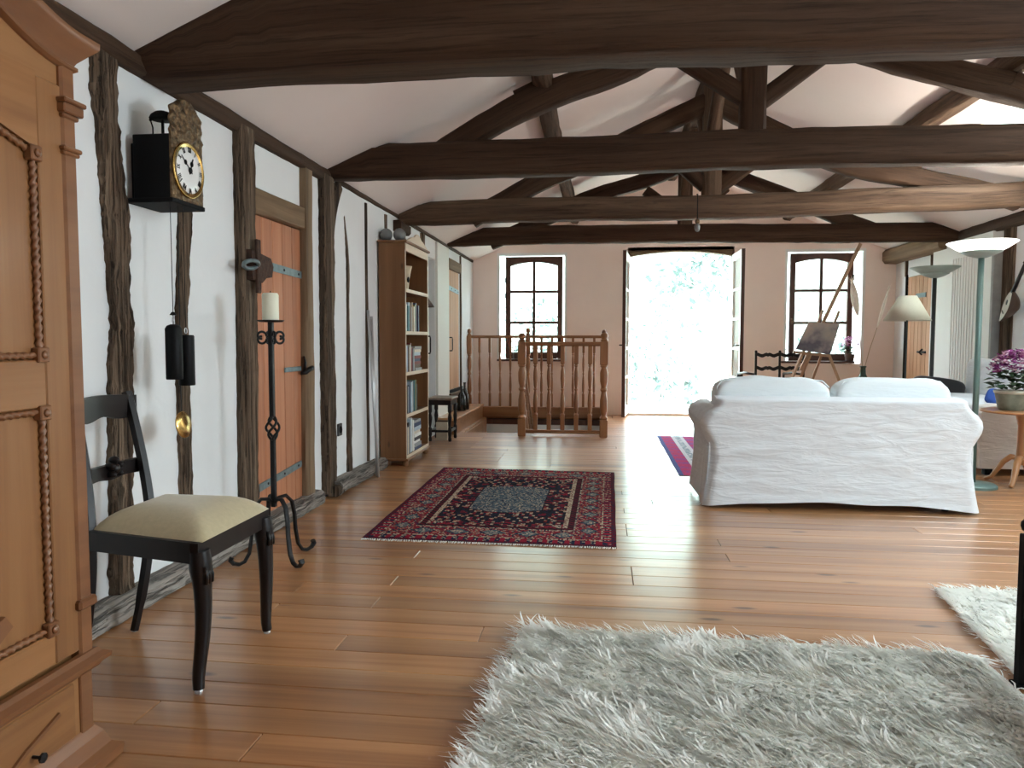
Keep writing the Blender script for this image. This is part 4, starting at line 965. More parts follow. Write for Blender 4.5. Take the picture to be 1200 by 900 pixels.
for nm, angd, ln, w in (('minute_hand', -52, .082, .004), ('hour_hand', 22, .055, .006)):
    a = R(angd); mb = MB()
    stroke(mb, cyk - .018 * math.sin(a), zd - .018 * math.cos(a), cyk + ln * math.sin(a), zd + ln * math.cos(a), w, xd + .003)
    mb.lathe([(.011, 0), (.011, .0015)], (xd + .003, cyk + ln * .55 * math.sin(a), zd + ln * .55 * math.cos(a)), 10, RY)
    mb.build(nm, 'black', dial)
MB().lathe([(.014, 0), (.012, .004), (0, .005)], (xd + .002, cyk, zd), 14, RY).build('hand_boss', 'black', dial)
for dy, dz in ((-.038, -.038), (.038, -.038)): MB().lathe([(.006, 0), (.006, .002), (0, .002)], (xd - .003, cyk + dy, zd + dz), 10, RY).build('winding_hole', 'black', dial)
bl = MB().lathe([(.050, 2.035), (.052, 2.038), (.046, 2.052), (.028, 2.066), (.010, 2.072), (0, 2.073)], (-1.835, 2.93, 0), 20).build('bell', 'blackmatte', ck, smooth=True)
mb = MB().tube([(-1.835, 2.93, 1.955), (-1.835, 2.93, 2.055)], .006, 6); mb.tube([(-1.87, 2.915, 1.955), (-1.868, 2.912, 2.0), (-1.875, 2.908, 2.03)], .003, 6); mb.pillow((-1.875, 2.908, 2.03), (.012, .012, .012), 1, 1, 6, 8)
mb.build('bell_post', 'black', bl)
for (yy, zb, zt, dome) in ((2.815, .955, 1.18, True), (2.905, .925, 1.137, False)):
    w = MB().lathe([(.0, zb), (.031, zb), (.033, zb + .004), (.033, zt - .018), (.026, zt - .006) if dome else (.033, zt - .006), (.012, zt) if dome else (.030, zt), (0, zt + .001)], (-1.74, yy, 0), 18).build('weight', 'black', ck, smooth=True, angle=40)
    MB().tube([(-1.74, yy, zt), (-1.74, yy, 1.70)], .0016, 5).build('cord', 'blackmatte', w)
    mb = MB(); mb.tube([(-1.74, yy + .009 * math.cos(a), zt + .018 + .012 * math.sin(a)) for a in np.linspace(0, 2 * math.pi, 11)], .002, 5); mb.build('hook', 'alu', w)
    if dome: MB().lathe([(.0, zt + .036), (.014, zt + .038), (.006, zt + .05), (0, zt + .052)], (-1.74, yy, 0), 10).build('stop_bead', 'black', w)
pr_ = MB().tube([(-1.775, 2.925, 1.68), (-1.775, 2.912, .80)], .0025, 5).build('pendulum_rod', 'iron', ck)
mb = MB(); mb.lathe([(.0, -.014), (.035, -.010), (.056, -.003), (.058, 0), (.056, .003), (.035, .010), (0, .014)], (-1.765, 2.912, .757), 28, Matrix.Rotation(R(82), 4, 'Y'))
mb.build('pendulum_bob', 'brass', pr_, smooth=True)

# wall socket and leaning poles
so = thing('wall_socket', 'black wall socket between the left studs', 'socket', (XL + .006, 5.25, .445))
MB().box(XL - .001, XL + .014, 5.215, 5.295, .40, .492, .004).build('plate', 'socket', so)
MB().lathe([(.028, 0), (.026, .006), (.018, .002), (0, .002)], (XL + .013, 5.255, .446), 14, RY).build('outlet', 'blackmatte', so)
for i, (ya, yb3, x1) in enumerate(((5.74, 5.90, -1.925), (5.80, 5.96, -1.915))):
    o = MB().tube([(-1.80 - .03 * i, ya, .0), (x1, yb3, 1.36 - .05 * i)], .011, 8).build('curtain_pole', 'alu', None, (-1.82, ya, 0), smooth=True)
    tag(o, ['pale metal pole leaning on wall, the one farther from the bookcase', 'pale metal pole leaning on wall right beside the bookcase'][i], 'pole', 'poles leaning by the bookcase')

# ================================================================== BOOKCASE
BX0, BX1, BY0, BY1 = -1.935, -1.70, 6.23, 7.06
bc = thing('bookcase', 'tall narrow pine bookcase against left wall', 'bookcase', (-1.82, 6.65, 0))
bz0, bz1 = .06, 1.955
for a in (BY0, BY1 - .022): MB().box(BX0, BX1, a, a + .022, bz0, bz1, .002).build('side_panel', 'bookcase', bc)
MB().box(BX0, BX0 + .012, BY0 + .022, BY1 - .022, bz0, bz1).build('back_panel', 'bookcase', bc)
SH = [.095, .46, .83, 1.19, 1.56]
for z in SH:
    MB().box(BX0 + .012, BX1 - .004, BY0 + .022, BY1 - .022, z - .026, z, .002).build('shelf', 'bookcase', bc)
    MB().box(BX1 - .004, BX1 + .003, BY0 + .002, BY1 - .002, z - .028, z + .002, .001).build('shelf_edge', 'shelf', bc)
for a in (BY0, BY1 - .022): MB().box(BX1, BX1 + .003, a + .002, a + .02, bz0, bz1 - .06).build('front_edge', 'shelf', bc)
MB().box(BX1 - .01, BX1 + .006, BY0 + .01, BY1 - .01, bz1 - .07, bz1 - .002, .003).build('top_rail', 'shelf', bc)
MB().box(BX0 - .005, BX1 + .022, BY0 - .02, BY1 + .02, bz1, bz1 + .022, .005).build('top_board', 'bookcase', bc)
yc = (BY0 + BY1) / 2
pp = [(BY0 + .02, bz1 + .022)] + [(yc - .36 + .72 * i / 24, bz1 + .03 + .075 * (0.5 + .5 * math.cos(2 * math.pi * (i / 24 - .5))) ** 1.2 + .018 * abs(math.sin(3 * math.pi * i / 24))) for i in range(25)] + [(BY1 - .02, bz1 + .022)]
MB().prism(pp, BX1 - .002, BX1 + .014, 'x').build('crest', 'shelf', bc)
MB().box(BX0, BX1 + .018, BY0 - .008, BY1 + .008, bz0 - .008, bz0 + .012, .004).build('plinth', 'bookcase', bc)
for x in (BX0 + .05, BX1 - .02):
    for y in (BY0 + .05, BY1 - .05):
        MB().lathe([(.020, 0), (.030, .012), (.032, .035), (.024, .053)], (x, y, 0), 12).build('bun_foot', 'bookcase', bc, smooth=True)
for i, y in enumerate((6.32, 6.46)):
    o = MB().pillow((-1.888 + .118 * i, 6.31 + .012 * i, bz1 + .022 + .0565), (.112, .112, .113), 1, 1, 14, 24).build('glass_float', 'ball', None, (-1.888 + .118 * i, 6.31, bz1 + .022), smooth=True)
    tag(o, ['grey glass ball on bookcase top, nearer the wall', 'grey glass ball on bookcase top, nearer the carved crest'][i], 'glass ball', 'glass balls on the bookcase')
# vessels on the top shelf
v = thing('stoneware_jug', 'cream flared jug on the top bookcase shelf', 'jug', (-1.80, 6.52, 1.56))
MB().lathe([(.0, 1.56), (.045, 1.56), (.052, 1.57), (.058, 1.64), (.075, 1.74), (.085, 1.78), (.080, 1.78), (.068, 1.735), (.05, 1.62), (0, 1.60)], (-1.80, 6.52, 0), 18).build('body', 'vase', v, smooth=True)
MB().tube([(-1.80, 6.585, 1.75), (-1.80, 6.63, 1.73), (-1.80, 6.635, 1.67), (-1.80, 6.60, 1.62)], .009, 7).build('handle', 'vase', v, smooth=True)
MB().pillow((-1.745, 6.505, 1.66), (.02, .05, .06), 1, 1, 8, 12).build('painted_motif', 'blackmatte', v, smooth=True)
# books
BCOL = {'navy': (.03, .05, .12), 'cream': (.66, .60, .48), 'white': (.74, .74, .72), 'dark red': (.20, .03, .03), 'grey': (.30, .31, .32), 'black': (.02, .02, .022), 'tan': (.36, .24, .14), 'teal': (.05, .17, .19), 'pale blue': (.42, .52, .60), 'olive': (.16, .17, .08), 'brown': (.13, .07, .04)}
for k, c in BCOL.items(): M['book_' + k] = plain('book_cover_' + k.replace(' ', '_'), c, .55, noise_amt=.1, nscale=30)
ORD = ['first', 'second', 'third', 'fourth', 'fifth', 'sixth', 'seventh', 'eighth', 'ninth', 'tenth', 'eleventh', 'twelfth', 'thirteenth', 'fourteenth', 'fifteenth', 'sixteenth', 'seventeenth', 'eighteenth', 'nineteenth', 'twentieth']
def book(y0, th, z0, h, dp, col, label, grp, flat=False):
    x1 = BX1 - .012 - rnd.uniform(0, .014); x0 = max(BX0 + .014, x1 - dp); mb = MB()
    if not flat:
        mb.box(x0, x1, y0, y0 + .003, z0, z0 + h); mb.box(x0, x1, y0 + th - .003, y0 + th, z0, z0 + h); mb.box(x1 - .003, x1, y0 + .003, y0 + th - .003, z0, z0 + h)
        mb.cur = 1; mb.box(x0, x1 - .003, y0 + .003, y0 + th - .003, z0 + .003, z0 + h - .003)
    else:
        mb.box(x0, x1, y0, y0 + h, z0, z0 + .003); mb.box(x0, x1, y0, y0 + h, z0 + th - .003, z0 + th); mb.box(x1 - .003, x1, y0, y0 + h, z0 + .003, z0 + th - .003)
        mb.cur = 1; mb.box(x0, x1 - .003, y0 + .004, y0 + h - .004, z0 + .003, z0 + th - .003)
    o = mb.build('book', ['book_' + col, 'paper'], None, ((x0 + x1) / 2, y0 + th / 2, z0))
    tag(o, label, 'book', grp)
def shelf_row(si, sname, n_up, cols, hmin, hmax, flats, th_rng=(.026, .046)):
    y = BY0 + .028; z = SH[si] + .0005
    for k in range(n_up):
        th = rnd.uniform(*th_rng); col = cols[k % len(cols)]
        h = rnd.uniform(hmin, hmax)
        book(y, th, z, h, rnd.uniform(.15, .2), col, '%s upright book, %s from the near end of %s' % (col, ORD[k], sname), 'books on ' + sname); y += th + .0015
    zz = z; y += .012
    for k in range(flats):
        th = rnd.uniform(.024, .036); ln = min(.25, BY1 - .03 - y) - rnd.uniform(0, .02); col = cols[(k * 3 + 1) % len(cols)]
        book(y, th, zz, ln, .17, col, '%s book lying flat, %s up in the pile on %s' % (col, ORD[k], sname), 'books on ' + sname, True); zz += th + .0008
shelf_row(3, 'the second shelf from top', 14, ['navy', 'grey', 'white', 'teal', 'pale blue', 'brown', 'grey', 'tan', 'cream', 'olive', 'navy', 'tan'], .22, .27, 0)
book(BY0 + .05, .10, SH[3] + .28, .12, .1, 'cream', 'small cream book lying on top of upright books on second shelf', 'books on the second shelf from top', True) if False else None
shelf_row(2, 'the middle shelf', 9, ['dark red', 'grey', 'pale blue', 'navy', 'brown', 'cream', 'dark red'], .20, .26, 8)
shelf_row(1, 'the second shelf from bottom', 12, ['grey', 'teal', 'olive', 'black', 'grey', 'navy', 'pale blue', 'brown'], .23, .29, 0)
shelf_row(0, 'the bottom shelf', 8, ['white', 'navy', 'cream', 'black', 'grey', 'pale blue', 'white'], .24, .31, 9)
# small wall lamp past the bookcase
wlp = thing('wall_lamp', 'small wall lamp with brown cone shade past the bookcase', 'wall lamp', (XL + .09, 7.52, 1.48))
MB().lathe([(.02, 1.56), (.03, 1.56), (.10, 1.455), (.095, 1.455), (.025, 1.55)], (XL + .115, 7.5, 0), 16).build('lamp_shade', 'terracotta', wlp, smooth=True)
MB().tube([(XL - .001, 7.5, 1.50), (XL + .06, 7.5, 1.52), (XL + .115, 7.5, 1.555)], .007, 6).build('arm', 'iron', wlp)

# ================================================================== STOOL, BOTTLES
SX_, SY_ = -1.765, 8.02
sto = thing('stool', 'dark wooden stool with turned legs beside the bookcase', 'stool', (SX_, SY_, 0))
MB().box(SX_ - .14, SX_ + .14, SY_ - .18, SY_ + .18, .455, .482, .008).build('seat', 'stooltop', sto)
MB().box(SX_ - .125, SX_ + .125, SY_ - .165, SY_ + .165, .40, .455, .003).build('apron', 'ebony', sto)
lp = None
for dx in (-.11, .11):
    for dy in (-.15, .15):
        if lp is None:
            lp = MB().lathe([(.016, 0), (.02, .02), (.014, .05), (.021, .08), (.021, .14), (.012, .16), (.018, .20), (.024, .26), (.014, .31), (.022, .33), (.022, .40)], (SX_ + dx, SY_ + dy, 0), 10).build('leg', 'ebony', sto, smooth=True)
        else: copy_part(lp, sto, (dx + .11, dy + .15, 0))
for dx in (-.11, .11): MB().box(SX_ + dx - .011, SX_ + dx + .011, SY_ - .15, SY_ + .15, .10, .125, .003).build('stretcher', 'ebony', sto)
for dy in (-.15, .15): MB().box(SX_ - .11, SX_ + .11, SY_ + dy - .011, SY_ + dy + .011, .10, .125, .003).build('stretcher', 'ebony', sto)
for i, (y, h, r) in enumerate(((9.30, .32, .058), (9.46, .36, .06))):
    o = MB().lathe([(.0, .20), (r * .95, .20), (r, .215), (r, .20 + h * .5), (r * .8, .20 + h * .62), (.018, .20 + h * .78), (.016, .20 + h * .95), (.019, .20 + h * .955), (.019, .20 + h), (0, .20 + h)], (-1.80 + .01 * i, y, 0), 16).build('wine_bottle', 'bottle', None, (-1.8, y, .20), smooth=True, angle=45)
    tag(o, ['shorter dark bottle on platform step, nearer the camera', 'taller dark bottle on platform step, behind the shorter one'][i], 'bottle', 'bottles on the platform step')
for i, (y, h, c) in enumerate(((7.96, .20, 'cream'), (8.0, .22, 'brown'), (8.04, .17, 'white'))):
    o = MB().box(-1.83, -1.70, y, y + .03, .0005, h, .002).build('book', ['book_' + c], None, (-1.76, y, 0))
    tag(o, c + ' book standing on the floor under the stool', 'book', 'books under the stool')

# ================================================================== STAIR RAILING
ra = thing('stair_balustrade', 'turned pine balustrade around the stair opening', 'railing', (-.45, 8.5, 0))
def newel(x, y, zb, zt, r=.042):
    o = MB(); o.box(x - r, x + r, y - r, y + r, zb, zb + .20, .006)
    pr = [(r * .9, zb + .20), (r * 1.05, zb + .22), (r * .6, zb + .25), (r * 1.0, zb + .30), (r * .95, zb + .42), (r * .6, zb + .52), (r * .95, zb + .545), (r * .6, zb + .57), (r * .95, zb + .64), (r * 1.0, zb + .74), (r * .65, zb + .80), (r, zb + .815), (r * .8, zb + .83)]
    o.lathe(pr, (x, y, 0), 14); o.box(x - r, x + r, y - r, y + r, zb + .83, zt - .10, .006)
    o.lathe([(r * .7, zt - .10), (r * 1.05, zt - .085), (r * .55, zt - .07), (r * .95, zt - .045), (r * .9, zt - .02), (r * .5, zt - .002), (0, zt)], (x, y, 0), 14)
    return o.build('newel_post', 'rail', ra, smooth=True, angle=40)
newel(-.925, 8.47, 0, 1.195, .045); newel(.02, 8.47, 0, 1.20, .045); newel(-1.06, 10.5, .08, 1.285, .034); newel(XL + .035, 10.5, .08, 1.275, .030); newel(.02, 10.5, .08, 1.26, .034)
NB = [(.022, 0), (.022, .17), (.024, .18), (.013, .20), (.021, .23), (.024, .31), (.019, .40), (.012, .46), (.020, .475), (.012, .49), (.017, .52), (.0225, .60), (.02, .68), (.012, .74), (.021, .75), (.014, .765), (.024, .78), (.024, .98)]
def baluster_mesh(h, k, seg=10):
    mb = MB(); s = h / .98
    lo = [(r * k, z * s) for r, z in NB if z >= .17 and z <= .79]
    mb.lathe(lo, (0, 0, 0), seg); q = .021 * k
    mb.box(-q, q, -q, q, 0, .18 * s, .002); mb.box(-q, q, -q, q, .775 * s, h, .002)
    mb.v = [(x + ra.location.x, y + ra.location.y, z + ra.location.z) for x, y, z in mb.v]
    return mb.build('baluster', 'rail', ra, smooth=True, angle=40)
base = Vector(ra.location)
b1 = baluster_mesh(.97, 1.15)
for i in range(5):
    p = Vector((-.925 + .945 * (i + 1) / 6, 8.47, .075)) - base
    if i == 0: b1.location = p
    else: copy_part(b1, ra, p)
MB().box(-.925, .02, 8.437, 8.503, 1.045, 1.095, .010).build('handrail', 'rail_h', ra)
MB().box(-.925, .02, 8.445, 8.495, .035, .075, .006).build('bottom_rail', 'rail_h', ra)
b2 = baluster_mesh(.985, .80, 8); firstb = True
for i in range(12):
    x = XL + .035 + 1.95 * (i + 1) / 13
    if abs(x + 1.06) < .06: continue
    p = Vector((x, 10.5, .155)) - base
    if firstb: b2.location = p; firstb = False
    else: copy_part(b2, ra, p)
MB().box(XL + .01, .02, 10.475, 10.525, 1.14, 1.18, .008).build('handrail', 'rail_h', ra)
MB().box(XL + .01, .06, 10.44, 10.56, .0, .155, .006).build('curb', 'rail_h', ra)
for i in range(12):
    copy_part(b2, ra, Vector((.02, 8.47 + 2.03 * (i + 1) / 13, .12)) - base)
MB().box(-.01, .05, 8.47, 10.5, 1.105, 1.15, .008).build('handrail', 'rail_h', ra); MB().box(-.005, .045, 8.47, 10.5, .0005, .12, .006).build('curb', 'rail_h', ra)
b3 = baluster_mesh(.80, .9, 8)
for i in range(11):
    p = Vector((-.945, 8.60 + .13 * i, .02 - .103 * i)) - base
    if i == 0: b3.location = p
    else: copy_part(b3, ra, p)
mb = MB(); mb.add([(x, y, z) for (y, z) in ((8.5, .90), (10.1, -.37)) for x in (-.975, -.915) for z in (z, z + .055)], [(0, 1, 3, 2), (4, 6, 7, 5), (0, 4, 5, 1), (2, 3, 7, 6), (0, 2, 6, 4), (1, 5, 7, 3)])
mb.build('stair_handrail', 'rail_h', ra)
mb = MB(); mb.add([(x, y, z) for (y, z) in ((8.55, -.12), (10.1, -1.35)) for x in (-.965, -.925) for z in (z, z + .2)], [(0, 1, 3, 2), (4, 6, 7, 5), (0, 4, 5, 1), (2, 3, 7, 6), (0, 2, 6, 4), (1, 5, 7, 3)])
mb.build('stair_string', 'rail_h', ra)

# ================================================================== RUGS
def pattern_rug(name, label, x0, x1, y0, y1, colour, nx, ny, mat='rug', fringe=True, corners=None, thick=.010):
    r = thing(name, label, 'rug', ((x0 + x1) / 2, (y0 + y1) / 2, 0))
    W, H = x1 - x0, y1 - y0
    c4 = corners or ((x0, y0), (x1, y0), (x1, y1), (x0, y1))
    def P(u, v):
        a = [c4[0][k] * (1 - u) * (1 - v) + c4[1][k] * u * (1 - v) + c4[2][k] * u * v + c4[3][k] * (1 - u) * v for k in (0, 1)]
        x = a[0] + .006 * noise.noise(Vector((v * 6, 3, 1))) * (1 if u in (0, 1) else 0)
        z = thick + .003 * noise.noise(Vector((u * 5, v * 7, 2)))
        return (x, a[1], z)
    mb = MB(); mb.grid([[P(i / nx, j / ny) for j in range(ny + 1)] for i in range(nx + 1)])
    edge = [P(i / nx, 0) for i in range(nx + 1)] + [P(1, j / ny) for j in range(1, ny + 1)] + [P(1 - i / nx, 1) for i in range(1, nx + 1)] + [P(0, 1 - j / ny) for j in range(1, ny)]
    ntop = nx * ny; m = len(edge)
    mb.add(edge + [(x, y, .0008) for x, y, z in edge], [(i, m + i, m + (i + 1) % m, (i + 1) % m) for i in range(m)])
    o = mb.build('woven_field', mat, r, smooth=True, angle=60)
    ca = o.data.color_attributes.new('pattern', 'FLOAT_COLOR', 'CORNER')
    cols = np.zeros((len(o.data.loops), 4), dtype=np.float32); cols[:, 3] = 1
    k = 0
    tri = [colour((i + .5) / nx, (j + .5) / ny) for i in range(nx) for j in range(ny)]
    for fi in range(ntop): cols[4 * fi:4 * fi + 4, :3] = tri[fi]
    cols[4 * ntop:, :3] = (.06, .02, .025)
    ca.data.foreach_set('color', cols.ravel())
    if fringe:
        for e, sg in ((0, -1), (1, 1)):
            mb = MB(); n = 150
            for i in range(n):
                p = P((i + .5) / n, e); q = rnd.uniform(.012, .026); dx = rnd.uniform(-.006, .006)
                mb.tube([(p[0], p[1], .006), (p[0] + dx, p[1] + sg * q, .003)], .0032, 3)
            f = mb.build('fringe', 'fringe', r); f['kind'] = 'stuff'
    return r
RED, WINE, NAVY, BLACKB, IVORY, SLATE, RUST, TEAL = (.25, .012, .030), (.10, .008, .018), (.014, .020, .045), (.012, .010, .014), (.42, .34, .25), (.085, .115, .135), (.20, .045, .03), (.04, .09, .11)
prng = np.random.RandomState(5)
speck = prng.rand(400, 400)
def persian(u, v):
    # u across (0..1), v from near (0) to far (1); border strips at both sides, medallion in the middle
    W, H = 1.43, 2.26
    x, y = u * W, v * H; dx, dy = min(x, W - x), min(y, H - y); d = min(dx, dy * .8)
    s = speck[int(u * 399), int(v * 399)]; s2 = speck[int(v * 399), int(u * 399)]
    cell = lambda a, p: (a / p) % 1.0
    if d < .025: return WINE if s < .7 else NAVY
    if d < .075:
        q = cell(y if dx < dy * .8 else x, .06)
        return RED if q < .5 else (NAVY if s > .25 else IVORY)
    if d < .088: return IVORY if s < .55 else WINE
    if d < .235:
        q = cell(y if dx < dy * .8 else x, .205); w = abs((d - .16) / .075)
        m = abs(q - .5) * 2
        if w + m < .55: return SLATE if s < .7 else IVORY
        if w + m < .75: return NAVY if s < .6 else TEAL
        if s2 > .86: return IVORY
        return RED if s < .45 else (NAVY if s < .75 else RUST)
    if d < .247: return IVORY if s < .5 else NAVY
    if d < .285: return WINE if cell(x + y, .05) < .5 else BLACKB
    # field
    cx2, cy2 = abs(x - W / 2), abs(y - H / 2)
    hexd = max(cx2 / .40, (cx2 * .45 + cy2) / .86)
    if cx2 < .24 and cy2 < .42 and (cx2 * .5 + cy2) < .46:
        return SLATE if s < .62 else (NAVY if s < .85 else IVORY)
    if abs(cx2 - .415) < .013: return IVORY if s < .75 else WINE
    if hexd < 1:
        m = speck[int(cx2 / .021) * 7 % 400, (int(cy2 / .028) * 13 + 5) % 400]
        if m > .80: return IVORY if s < .5 else RUST
        if m > .62: return WINE if s < .7 else RED
        return BLACKB if s < .7 else NAVY
    m = speck[(int(cx2 / .026) * 11 + 3) % 400, (int(cy2 / .034) * 5 + 9) % 400]
    if m > .86: return IVORY if s < .6 else NAVY
    if m > .66: return NAVY if s < .7 else SLATE
    return RED if s < .65 else WINE
pattern_rug('persian_rug', 'dark red and navy patterned rug with pale fringe in mid floor', -1.34, .095, 3.92, 6.18, persian, 150, 240, corners=((-1.33, 3.925), (.085, 3.918), (.108, 6.155), (-1.36, 6.205)))
PINK, PURP, BLUEV, PALE = (.48, .06, .16), (.30, .08, .26), (.12, .14, .34), (.62, .62, .66)
def kilim(u, v):
    x = u * 1.7; y = v * 2.5; s = speck[int(u * 399), int(v * 399)]; d = min(x, 1.7 - x)
    if d < .04: return BLUEV
    if d < .16: return PINK if (y / .22) % 1 < .55 or s > .7 else PURP
    if d < .185: return PALE
    if d < .255: return (.30, .36, .42) if s < .7 else PALE
    if d < .28: return PALE
    return PURP if (y / .3) % 1 < .6 else PINK
pattern_rug('kilim_rug', 'magenta striped flat rug on the floor beyond the white sofa', .64, 2.34, 6.12, 8.62, kilim, 90, 110, fringe=False, thick=.005)

def fur_rug(name, label, quad, n, seed, ln=(.045, .085), flow=(-.55, -.35)):
    r = thing(name, label, 'fur rug', (sum(p[0] for p in quad) / 4, sum(p[1] for p in quad) / 4, 0))
    rs = np.random.RandomState(seed)
    def P(u, v): return tuple(quad[0][k] * (1 - u) * (1 - v) + quad[1][k] * u * (1 - v) + quad[2][k] * u * v + quad[3][k] * (1 - u) * v for k in (0, 1))
    N_ = 24; mb = MB(); mb.grid([[(*P(i / N_, j / N_), .014 + .004 * noise.noise(Vector((i * .4, j * .4, seed)))) for j in range(N_ + 1)] for i in range(N_ + 1)])
    e = [P(i / N_, 0) for i in range(N_ + 1)] + [P(1, j / N_) for j in range(1, N_ + 1)] + [P(1 - i / N_, 1) for i in range(1, N_ + 1)] + [P(0, 1 - j / N_) for j in range(1, N_)]
    m = len(e); mb.add([(*p, .015) for p in e] + [(*p, .0008) for p in e], [(i, m + i, m + (i + 1) % m, (i + 1) % m) for i in range(m)])
    mb.build('wool_base', 'fur_base', r)
    u = rs.rand(n); v = rs.rand(n)
    q = np.array(quad); B = (q[0] * ((1 - u) * (1 - v))[:, None] + q[1] * (u * (1 - v))[:, None] + q[2] * (u * v)[:, None] + q[3] * ((1 - u) * v)[:, None])
    # combing direction varies smoothly
    f1 = np.array([noise.noise(Vector((b[0] * 4.5, b[1] * 4.5, seed))) for b in B]); f2 = np.array([noise.noise(Vector((b[0] * 11, b[1] * 11, seed + 20))) for b in B])
    a = math.atan2(flow[1], flow[0]) + f1 * 1.5 + f2 * 1.2 + rs.randn(n) * .35
    L_ = rs.uniform(*ln, n) * (1 + .35 * f2); h0 = .016
    tilt = np.clip(.78 + .25 * f2 + rs.randn(n) * .12, .2, .95)    # share of length lying flat
    dxy = np.stack([np.cos(a), np.sin(a)], 1); sd = np.stack([-np.sin(a), np.cos(a)], 1)
    w = rs.uniform(.0024, .0058, n)
    lift = np.sqrt(1 - np.minimum(tilt, .98) ** 2)
    V = np.zeros((n, 7, 3)); bend = rs.randn(n) * .25
    for k, (t, ww, zz) in enumerate(((0, 1.0, 0), (.4, 1.0, .52), (.75, .75, .72))):
        c = B + dxy * (L_ * tilt * t)[:, None] + sd * (bend * L_ * t * t)[:, None]; z = h0 - .006 + L_ * lift * zz * .75
        for s_, j in ((-1, 0), (1, 1)):
            V[:, 2 * k + j, :2] = c + sd * (s_ * w * ww)[:, None]; V[:, 2 * k + j, 2] = z + (s_ * .3 * w)
    c = B + dxy * (L_ * tilt)[:, None] + sd * (bend * L_)[:, None]; V[:, 6, :2] = c; V[:, 6, 2] = np.maximum(.006, h0 + L_ * lift * .55)
    F = np.array([[0, 3, 1], [0, 2, 3], [2, 5, 3], [2, 4, 5], [4, 6, 5]])
    idx = (np.arange(n)[:, None, None] * 7 + F[None]).reshape(-1)
    me = bpy.data.meshes.new('pile'); me.vertices.add(n * 7); me.vertices.foreach_set('co', (V - np.array([r.location.x, r.location.y, 0])).reshape(-1))
    nt = n * 5; me.loops.add(nt * 3); me.loops.foreach_set('vertex_index', idx.astype(np.int32)); me.polygons.add(nt)
    me.polygons.foreach_set('loop_start', np.arange(0, nt * 3, 3, dtype=np.int32)); me.polygons.foreach_set('loop_total', np.full(nt, 3, dtype=np.int32))
    me.polygons.foreach_set('use_smooth', np.zeros(nt, dtype=bool)); me.update(calc_edges=True); me.validate()
    me.materials.append(M['fur']); o = bpy.data.objects.new('pile', me); COL.objects.link(o); o.parent = r; o['kind'] = 'stuff'
    return r
fur_rug('fur_rug', 'large shaggy white fur rug in the foreground', [(-.36, 1.45), (1.30, 1.45), (1.32, 2.70), (-.29, 2.76)], 30000, 3, ln=(.05, .10), flow=(-.8, -.25))
fur_rug('fur_rug', 'second shaggy white fur rug at right edge beside the black post', [(1.37, 2.50), (2.7, 2.50), (2.75, 3.40), (1.49, 3.43)], 16000, 9, flow=(-.7, -.5))

# ================================================================== BLACK BENCH AT RIGHT EDGE
bn = thing('metal_bench', 'black metal bench with ball-topped posts at right frame edge', 'bench', (1.75, 2.1, 0))
for (x, y) in ((1.357, 2.50), (1.357, 1.62), (2.2, 2.50), (2.2, 1.62)):
    p = MB().box(x - .017, x + .017, y - .017, y + .017, .0, .50, .003).build('post', 'blackmatte', bn)
    m2 = MB(); m2.lathe([(.010, .50), (.010, .508), (.016, .512), (.021, .526), (.020, .538), (.012, .548), (0, .551)], (x, y, 0), 14); m2.build('ball_finial', 'blackmatte', p, smooth=True)
    MB().box(x - .026, x + .026, y - .026, y + .026, 0, .012, .003).build('foot', 'blackmatte', p)
MB().box(1.374, 2.183, 1.62, 2.50, .40, .43, .004).build('seat_panel', 'blackmatte', bn)
for y in (1.62, 2.50): MB().box(1.374, 2.183, y - .012, y + .012, .44, .465, .003).build('rail', 'blackmatte', bn)

# ================================================================== WHITE SOFA (seen from behind)
sf = thing('sofa', 'white linen slipcovered two-seat sofa seen from behind', 'sofa', (1.54, 5.3, 0))
SC = 1.545
WZ = [(.025, .872), (.08, .860), (.15, .848), (.30, .828), (.38, .822), (.43, .832), (.475, .858), (.52, .882), (.56, .890), (.60, .880), (.635, .850), (.665, .815), (.69, .795), (.73, .785)]
wz = lambda z: float(np.interp(z, [a for a, b in WZ], [b for a, b in WZ]))
nu, nv = 110, 64; P = []
for i in range(nu + 1):
    u = -1 + 2 * i / nu; row = []
    for j in range(nv + 1):
        t = j / nv
        if t < .86:
            z = .025 + (.722 - .025) * t / .86; dyy = 0
        else:
            a = (t - .86) / .14 * math.pi / 2; z = .722 + .02 * math.sin(a); dyy = .09 * (1 - math.cos(a)) + .06 * (t - .86) / .14
        x = SC + u * wz(min(z, .73))
        hem = (.010 * noise.noise(Vector((x * 3.2, 0, 4))) - .015 + .052 * math.sin(math.pi * min(1, max(0, (u + 1) / 2))) ** .7) * max(0, 1 - z / .16)
        e = abs(u); edge = .05 * max(0, (e - .93) / .07) ** 2
        wr_ = .006 * noise.noise(Vector((x * 3, z * 14, 1))) + .004 * noise.noise(Vector((x * 7, z * 26, 6))) - .03 * (1 - z / .73) ** 3 * .6
        row.append((x, 4.965 + dyy + edge + wr_ + .012 * math.sin(z * 4), z + hem))
    P.append(row)
MB().grid(P).build('back_cover', 'linen', sf, smooth=True)
MB().box(SC - .74, SC + .74, 5.03, 5.58, .10, .40, .02).build('seat_base', 'linen', sf)
MB().box(SC - .76, SC + .76, 5.045, 5.16, .10, .715, .03).build('back_core', 'linen', sf)
MB().box(SC - .82, SC + .82, 5.58, 5.60, .012, .40, .006).build('front_skirt', 'linen', sf)
